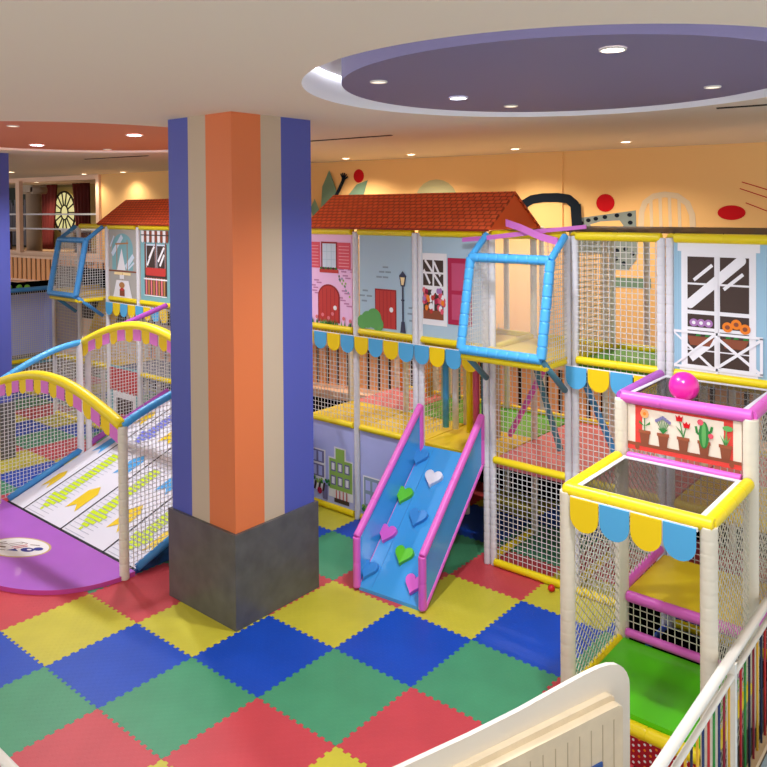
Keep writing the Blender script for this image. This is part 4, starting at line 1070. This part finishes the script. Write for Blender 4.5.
for q in range(16):
    u = -.14-q*.11; mb.obox(g0+gn*.1125+gd*u+Vector((0, 0, .06)), gd*.008, Vector((0, 0, .80)), gn*.002, mat('gate_groove', (206, 186, 150), .5, .3))
fp = mb.build('front_boards', GT)
mb = MB(); mb.obox(g0+gn*.114+gd*(-.42)+Vector((0, 0, .42)), gd*.16, Vector((0, 0, .19)), gn*.012, mat('sign_blue', (40, 86, 160), .35, .5))
sg = mb.build('blue_sign', GT)

# near white rail at the lower left corner
mb = MB(); mb.tube([(.3, -1.47, 1.1), (1.49, -1.47, 1.1), (3.0, -1.47, 1.1)], .03, SATIN, 12)
for q in (.3, 3.0): mb.tube([(q, -1.47, 0), (q, -1.47, 1.1)], .03, SATIN, 10)
tag(mb.build('hand_rail'), 'short piece of white rail crossing the lower left corner of the photo', 'rail')

# back fence of peach slats along the mural wall
def slat_fence(a, b, z0, z1, n_, label, zl=None, black=None, toward=.25):
    t = thing('slat_fence', label, 'fence', 'peach slat fences')
    a = Vector(a); b = Vector(b); d = (b-a); L = d.length; d.normalize(); nn = Vector((d.y, -d.x, 0))
    mb = MB(); mb.obox(a+Vector((0, 0, z0)), d*L, nn*.03, Vector((0, 0, z1-z0)), mat('slat_gap_dark', (60, 38, 30), .7, .2)); mb.build('backing', t)
    m = MB(); m.obox(a+nn*.03+Vector((0, 0, z1-.06)), d*L, nn*.06, Vector((0, 0, .08)), PEACHL); m.obox(a+nn*.03+Vector((0, 0, z0-.02)), d*L, nn*.06, Vector((0, 0, .06)), PEACHL); m.build('rails', t)
    k = 0
    s = MB()
    for k in range(n_):
        s.obox(a+nn*.035+d*(L*(k+.14)/n_)+Vector((0, 0, z0+.03)), d*(L*.68/n_), nn*.03, Vector((0, 0, z1-z0-.08)), SLATM)
    so = s.build('slats', t); so['kind'] = 'stuff'
    if black is not None:
        m = MB(); m.obox(a+Vector((0, 0, zl)), d*L, nn*.3, Vector((0, 0, z0-zl-.03)), PEACHL); m.build('ledge', t)
        m = MB(); m.obox(a+Vector((0, 0, black)), d*L, nn*.2, Vector((0, 0, zl-black-.01)), BLACK); m.build('black_skirting', t)
    return t
SLATM = mat('slat_peach', (244, 176, 120), .6, .2)
dd = (W2-W1).normalized(); nw = Vector((dd.y, -dd.x, 0))
slat_fence(W1-dd*6+nw*.4+Vector((0, -.4, 0)), W1+dd*10+nw*.4, .62, 1.55, 62, 'peach slat fence with a pale ledge behind the right play frame', .42, 0)
# gallery at far left
slat_fence((-21, 7.55, 0), (-10.6, 8.35, 0), 2.22, 3.0, 38, 'peach slat fence below the curtained gallery opening, far left', 2.17, 1.3)

# gallery opening: beyond room
GAL = mat('gallery_wall_tan', (158, 138, 92), .7, .2)
mb = MB(); mb.box((-34, 12.3, 0), (-12, 12.4, ZC), GAL); mb.box((-34, 5.5, 0), (-33.9, 12.3, ZC), GAL); struct(mb.build('wall_gallery'))
mb = MB(); mb.box((-14.3, 8.45, 0), (-14.2, 12.3, ZC), GAL); struct(mb.build('wall_gallery_side'))
mb = MB(); mb.obox((-21, 7.62, 2.95), (6.4, .55, 0), (0, .2, 0), (0, 0, .2), PEACHL); mb.obox((-21, 7.62, 5.36), (6.4, .55, 0), (0, .2, 0), (0, 0, .16), PEACHL)
mb.obox((-14.72, 8.12, 0), (.16, .01, 0), (0, .2, 0), (0, 0, ZC), PEACHL)
mb.obox((-21, 7.62, 0), (6.4, .55, 0), (0, .2, 0), (0, 0, 2.95), PEACHL); struct(mb.build('trim_2'))
GR = thing('gallery_railing', 'peach post and thin horizontal rails across the curtained gallery opening', 'railing')
mb = MB(); mb.box((-18.98, 7.7, 3.1), (-18.72, 7.82, 5.4), PEACHL); mb.build('railing_post', GR)
for z in (3.87, 4.33):
    mb = MB(); mb.obox((-21, 7.62, z-.025), (6.35, .55, 0), (0, .06, 0), (0, 0, .05), WHITE); mb.build('horizontal_rail', GR)
STN = mat('stone_grey', (176, 160, 144), .7, .2)
for i, x in enumerate((-20.95,)):
    t = thing('pillar', 'grey stone pillar with a scroll capital just behind the peach gallery post', 'pillar')
    mb = MB(); mb.tube([(x, 9.2, 2.9), (x, 9.2, 5.05)], .26, STN, 20); mb.build('shaft', t)
    mb = MB(); mb.tube([(x-.4, 8.95, 5.16), (x-.4, 9.45, 5.16)], .13, STN, 14); mb.tube([(x+.4, 8.95, 5.16), (x+.4, 9.45, 5.16)], .13, STN, 14); mb.box((x-.45, 8.95, 5.1), (x+.45, 9.45, 5.34), STN); mb.build('capital', t)
CUR = mat('curtain_maroon', (96, 34, 32), .7, .2)
def curtain(x0, x1, y, z0, z1, flare, label):
    mb = MB(); n = 26; V = []
    for j in range(9):
        z = z1+(z0-z1)*j/8; s = 1-flare*(j/8)
        for i in range(n+1):
            u = i/n; x = x0+(x1-x0)*u*s if flare > 0 else x1-(x1-x0)*(1-u)*(1+flare*(j/8))
            V.append((x, y+.09*math.sin(u*PI*9), z))
    mb.add(V, [(j*(n+1)+i, (j+1)*(n+1)+i, (j+1)*(n+1)+i+1, j*(n+1)+i+1) for j in range(8) for i in range(n)], CUR, True)
    ob = mb.build('curtain'); so = ob.modifiers.new('thickness', 'SOLIDIFY'); so.thickness = .03
    tag(ob, label, 'curtain', 'maroon curtains')
curtain(-23.8, -22.6, 10.8, 2.93, 5.45, .35, 'maroon curtain hanging left of the round clock window')
curtain(-21.3, -20.15, 10.8, 2.93, 5.45, -.35, 'maroon curtain hanging right of the round clock window')
# round gilt window between them
t = thing('clock_window', 'tall gilt window with a round clock-like wheel of dark spokes in the gallery', 'window')
GLW = mat('window_glow', (236, 226, 160), .5, .3, emit=.5)
xw_, yw_, zw_ = -24.5, 12.2, 4.35
mb = MB(); mb.box((xw_-1.2, yw_, 2.93), (xw_+1.2, yw_+.05, 5.4), mat('window_gold_panel', (190, 164, 96), .5, .3)); mb.build('window_panel', t)
mb = MB(); n = 32; mb.prism([(.9*math.cos(2*PI*k/n), .86*math.sin(2*PI*k/n)) for k in range(n)], (xw_, yw_-.03, zw_), (1, 0, 0), (0, 0, 1), (0, -.03, 0), GLW); mb.build('window_glass', t)
mb = MB(); DK = mat('iron_dark', (44, 36, 28), .5, .4)
mb.tube([(xw_+.9*math.cos(2*PI*k/32), yw_-.1, zw_+.86*math.sin(2*PI*k/32)) for k in range(33)], .04, DK, 8, caps=False)
mb.tube([(xw_+.3*math.cos(2*PI*k/32), yw_-.1, zw_+.3*math.sin(2*PI*k/32)) for k in range(33)], .03, DK, 8, caps=False)
for k in range(14):
    a = 2*PI*k/14; mb.tube([(xw_+.3*math.cos(a), yw_-.1, zw_+.3*math.sin(a)), (xw_+.87*math.cos(a), yw_-.1, zw_+.84*math.sin(a))], .03, DK, 6)
mb.build('spokes', t)
# dark screen far left, tables with white cloths
mb = MB(); mb.box((-27.5, 11.0, 2.93), (-25.3, 11.05, 5.4), mat('dark_green_screen', (36, 50, 44), .5, .3))
for k in range(14): mb.box((-27.4+k*.15, 10.95, 3.0), (-27.33+k*.15, 11.0, 4.9-.12*(k % 3)), mat('crystal_grey', (120, 122, 140), .3, .5))
tag(mb.build('crystal_screen'), 'dark screen of hanging grey crystals at the far left of the gallery', 'screen')
for i, (x, y) in enumerate(((-21.8, 8.75), (-17.8, 9.1))):
    mb = MB(); mb.box((x-.4, y-.3, 3.72), (x+.4, y+.3, 3.80), WHITE); mb.prism([(-.4, 3.2), (.4, 3.2), (.4, 3.72), (-.4, 3.72)], (x, y-.3, 0), (1, 0, 0), (0, 0, 1), (0, .02, 0), mat('cloth_ivory', (206, 194, 176), .7, .2))
    mb.tube([(x, y, 2.92), (x, y, 3.72)], .05, DK, 8)
    tag(mb.build('side_table'), ['small table under a white cloth behind the left end of the gallery rails', 'small table under a white cloth behind the gallery rails near the lookout window'][i], 'table', 'gallery tables')
struct_floor = MB(); struct_floor.box((-33.9, 7.9, 2.85), (-14.6, 12.3, 2.92), mat('gallery_floor', (150, 120, 90), .5, .3)); struct(struct_floor.build('floor_gallery'))

downlight(-22, 9.8, ZC-.001, .09, LAMPW, 'warm downlight inside the curtained gallery beyond the peach post', DL, 420, (1, .86, .66))
seat_empties()
if LM: # badge is a child of a mesh thing whose origin is the world origin
    pass
# names of the setting
# ------------------------------------------------------------ light
w = bpy.data.worlds.new('world'); SC.world = w; w.use_nodes = True
w.node_tree.nodes['Background'].inputs['Color'].default_value = (1, .975, .965, 1); w.node_tree.nodes['Background'].inputs['Strength'].default_value = .9
# LED strips lying in both ceiling recesses
LEDM = mat('led_strip', (240, 242, 255), .5, .1, emit=5); LEDO = mat('led_strip_warm', (255, 238, 214), .5, .1, emit=5)
for (lc, lr, lm, ll) in ((DISC_C, REC_R, LEDM, 'thin glowing light strip inside the white recess around the violet disc'), (ORC, ORR, LEDO, 'thin glowing light strip in the recess around the orange disc')):
    mb = MB(); n = 96; ra, rb = lr-.035, lr-.005
    ia = [(lc[0]+ra*math.cos(2*PI*k/n), lc[1]+ra*math.sin(2*PI*k/n), ZC+.25) for k in range(n)]
    ib = [(lc[0]+rb*math.cos(2*PI*k/n), lc[1]+rb*math.sin(2*PI*k/n), ZC+.25) for k in range(n)]
    mb.add(ia+ib, [(k, (k+1) % n, n+(k+1) % n, n+k) for k in range(n)], lm)
    ic = [(x, y, ZC+.258) for x, y, z in ia+ib]; mb.add(ic, [(n+k, n+(k+1) % n, (k+1) % n, k) for k in range(n)], CEILW)
    tag(mb.build('led_strip'), ll, 'light strip')
SC.view_settings.view_transform = 'Standard'; SC.view_settings.look = 'None'; SC.view_settings.gamma = 1; SC.view_settings.exposure = .57
SC.view_settings.use_curve_mapping = False
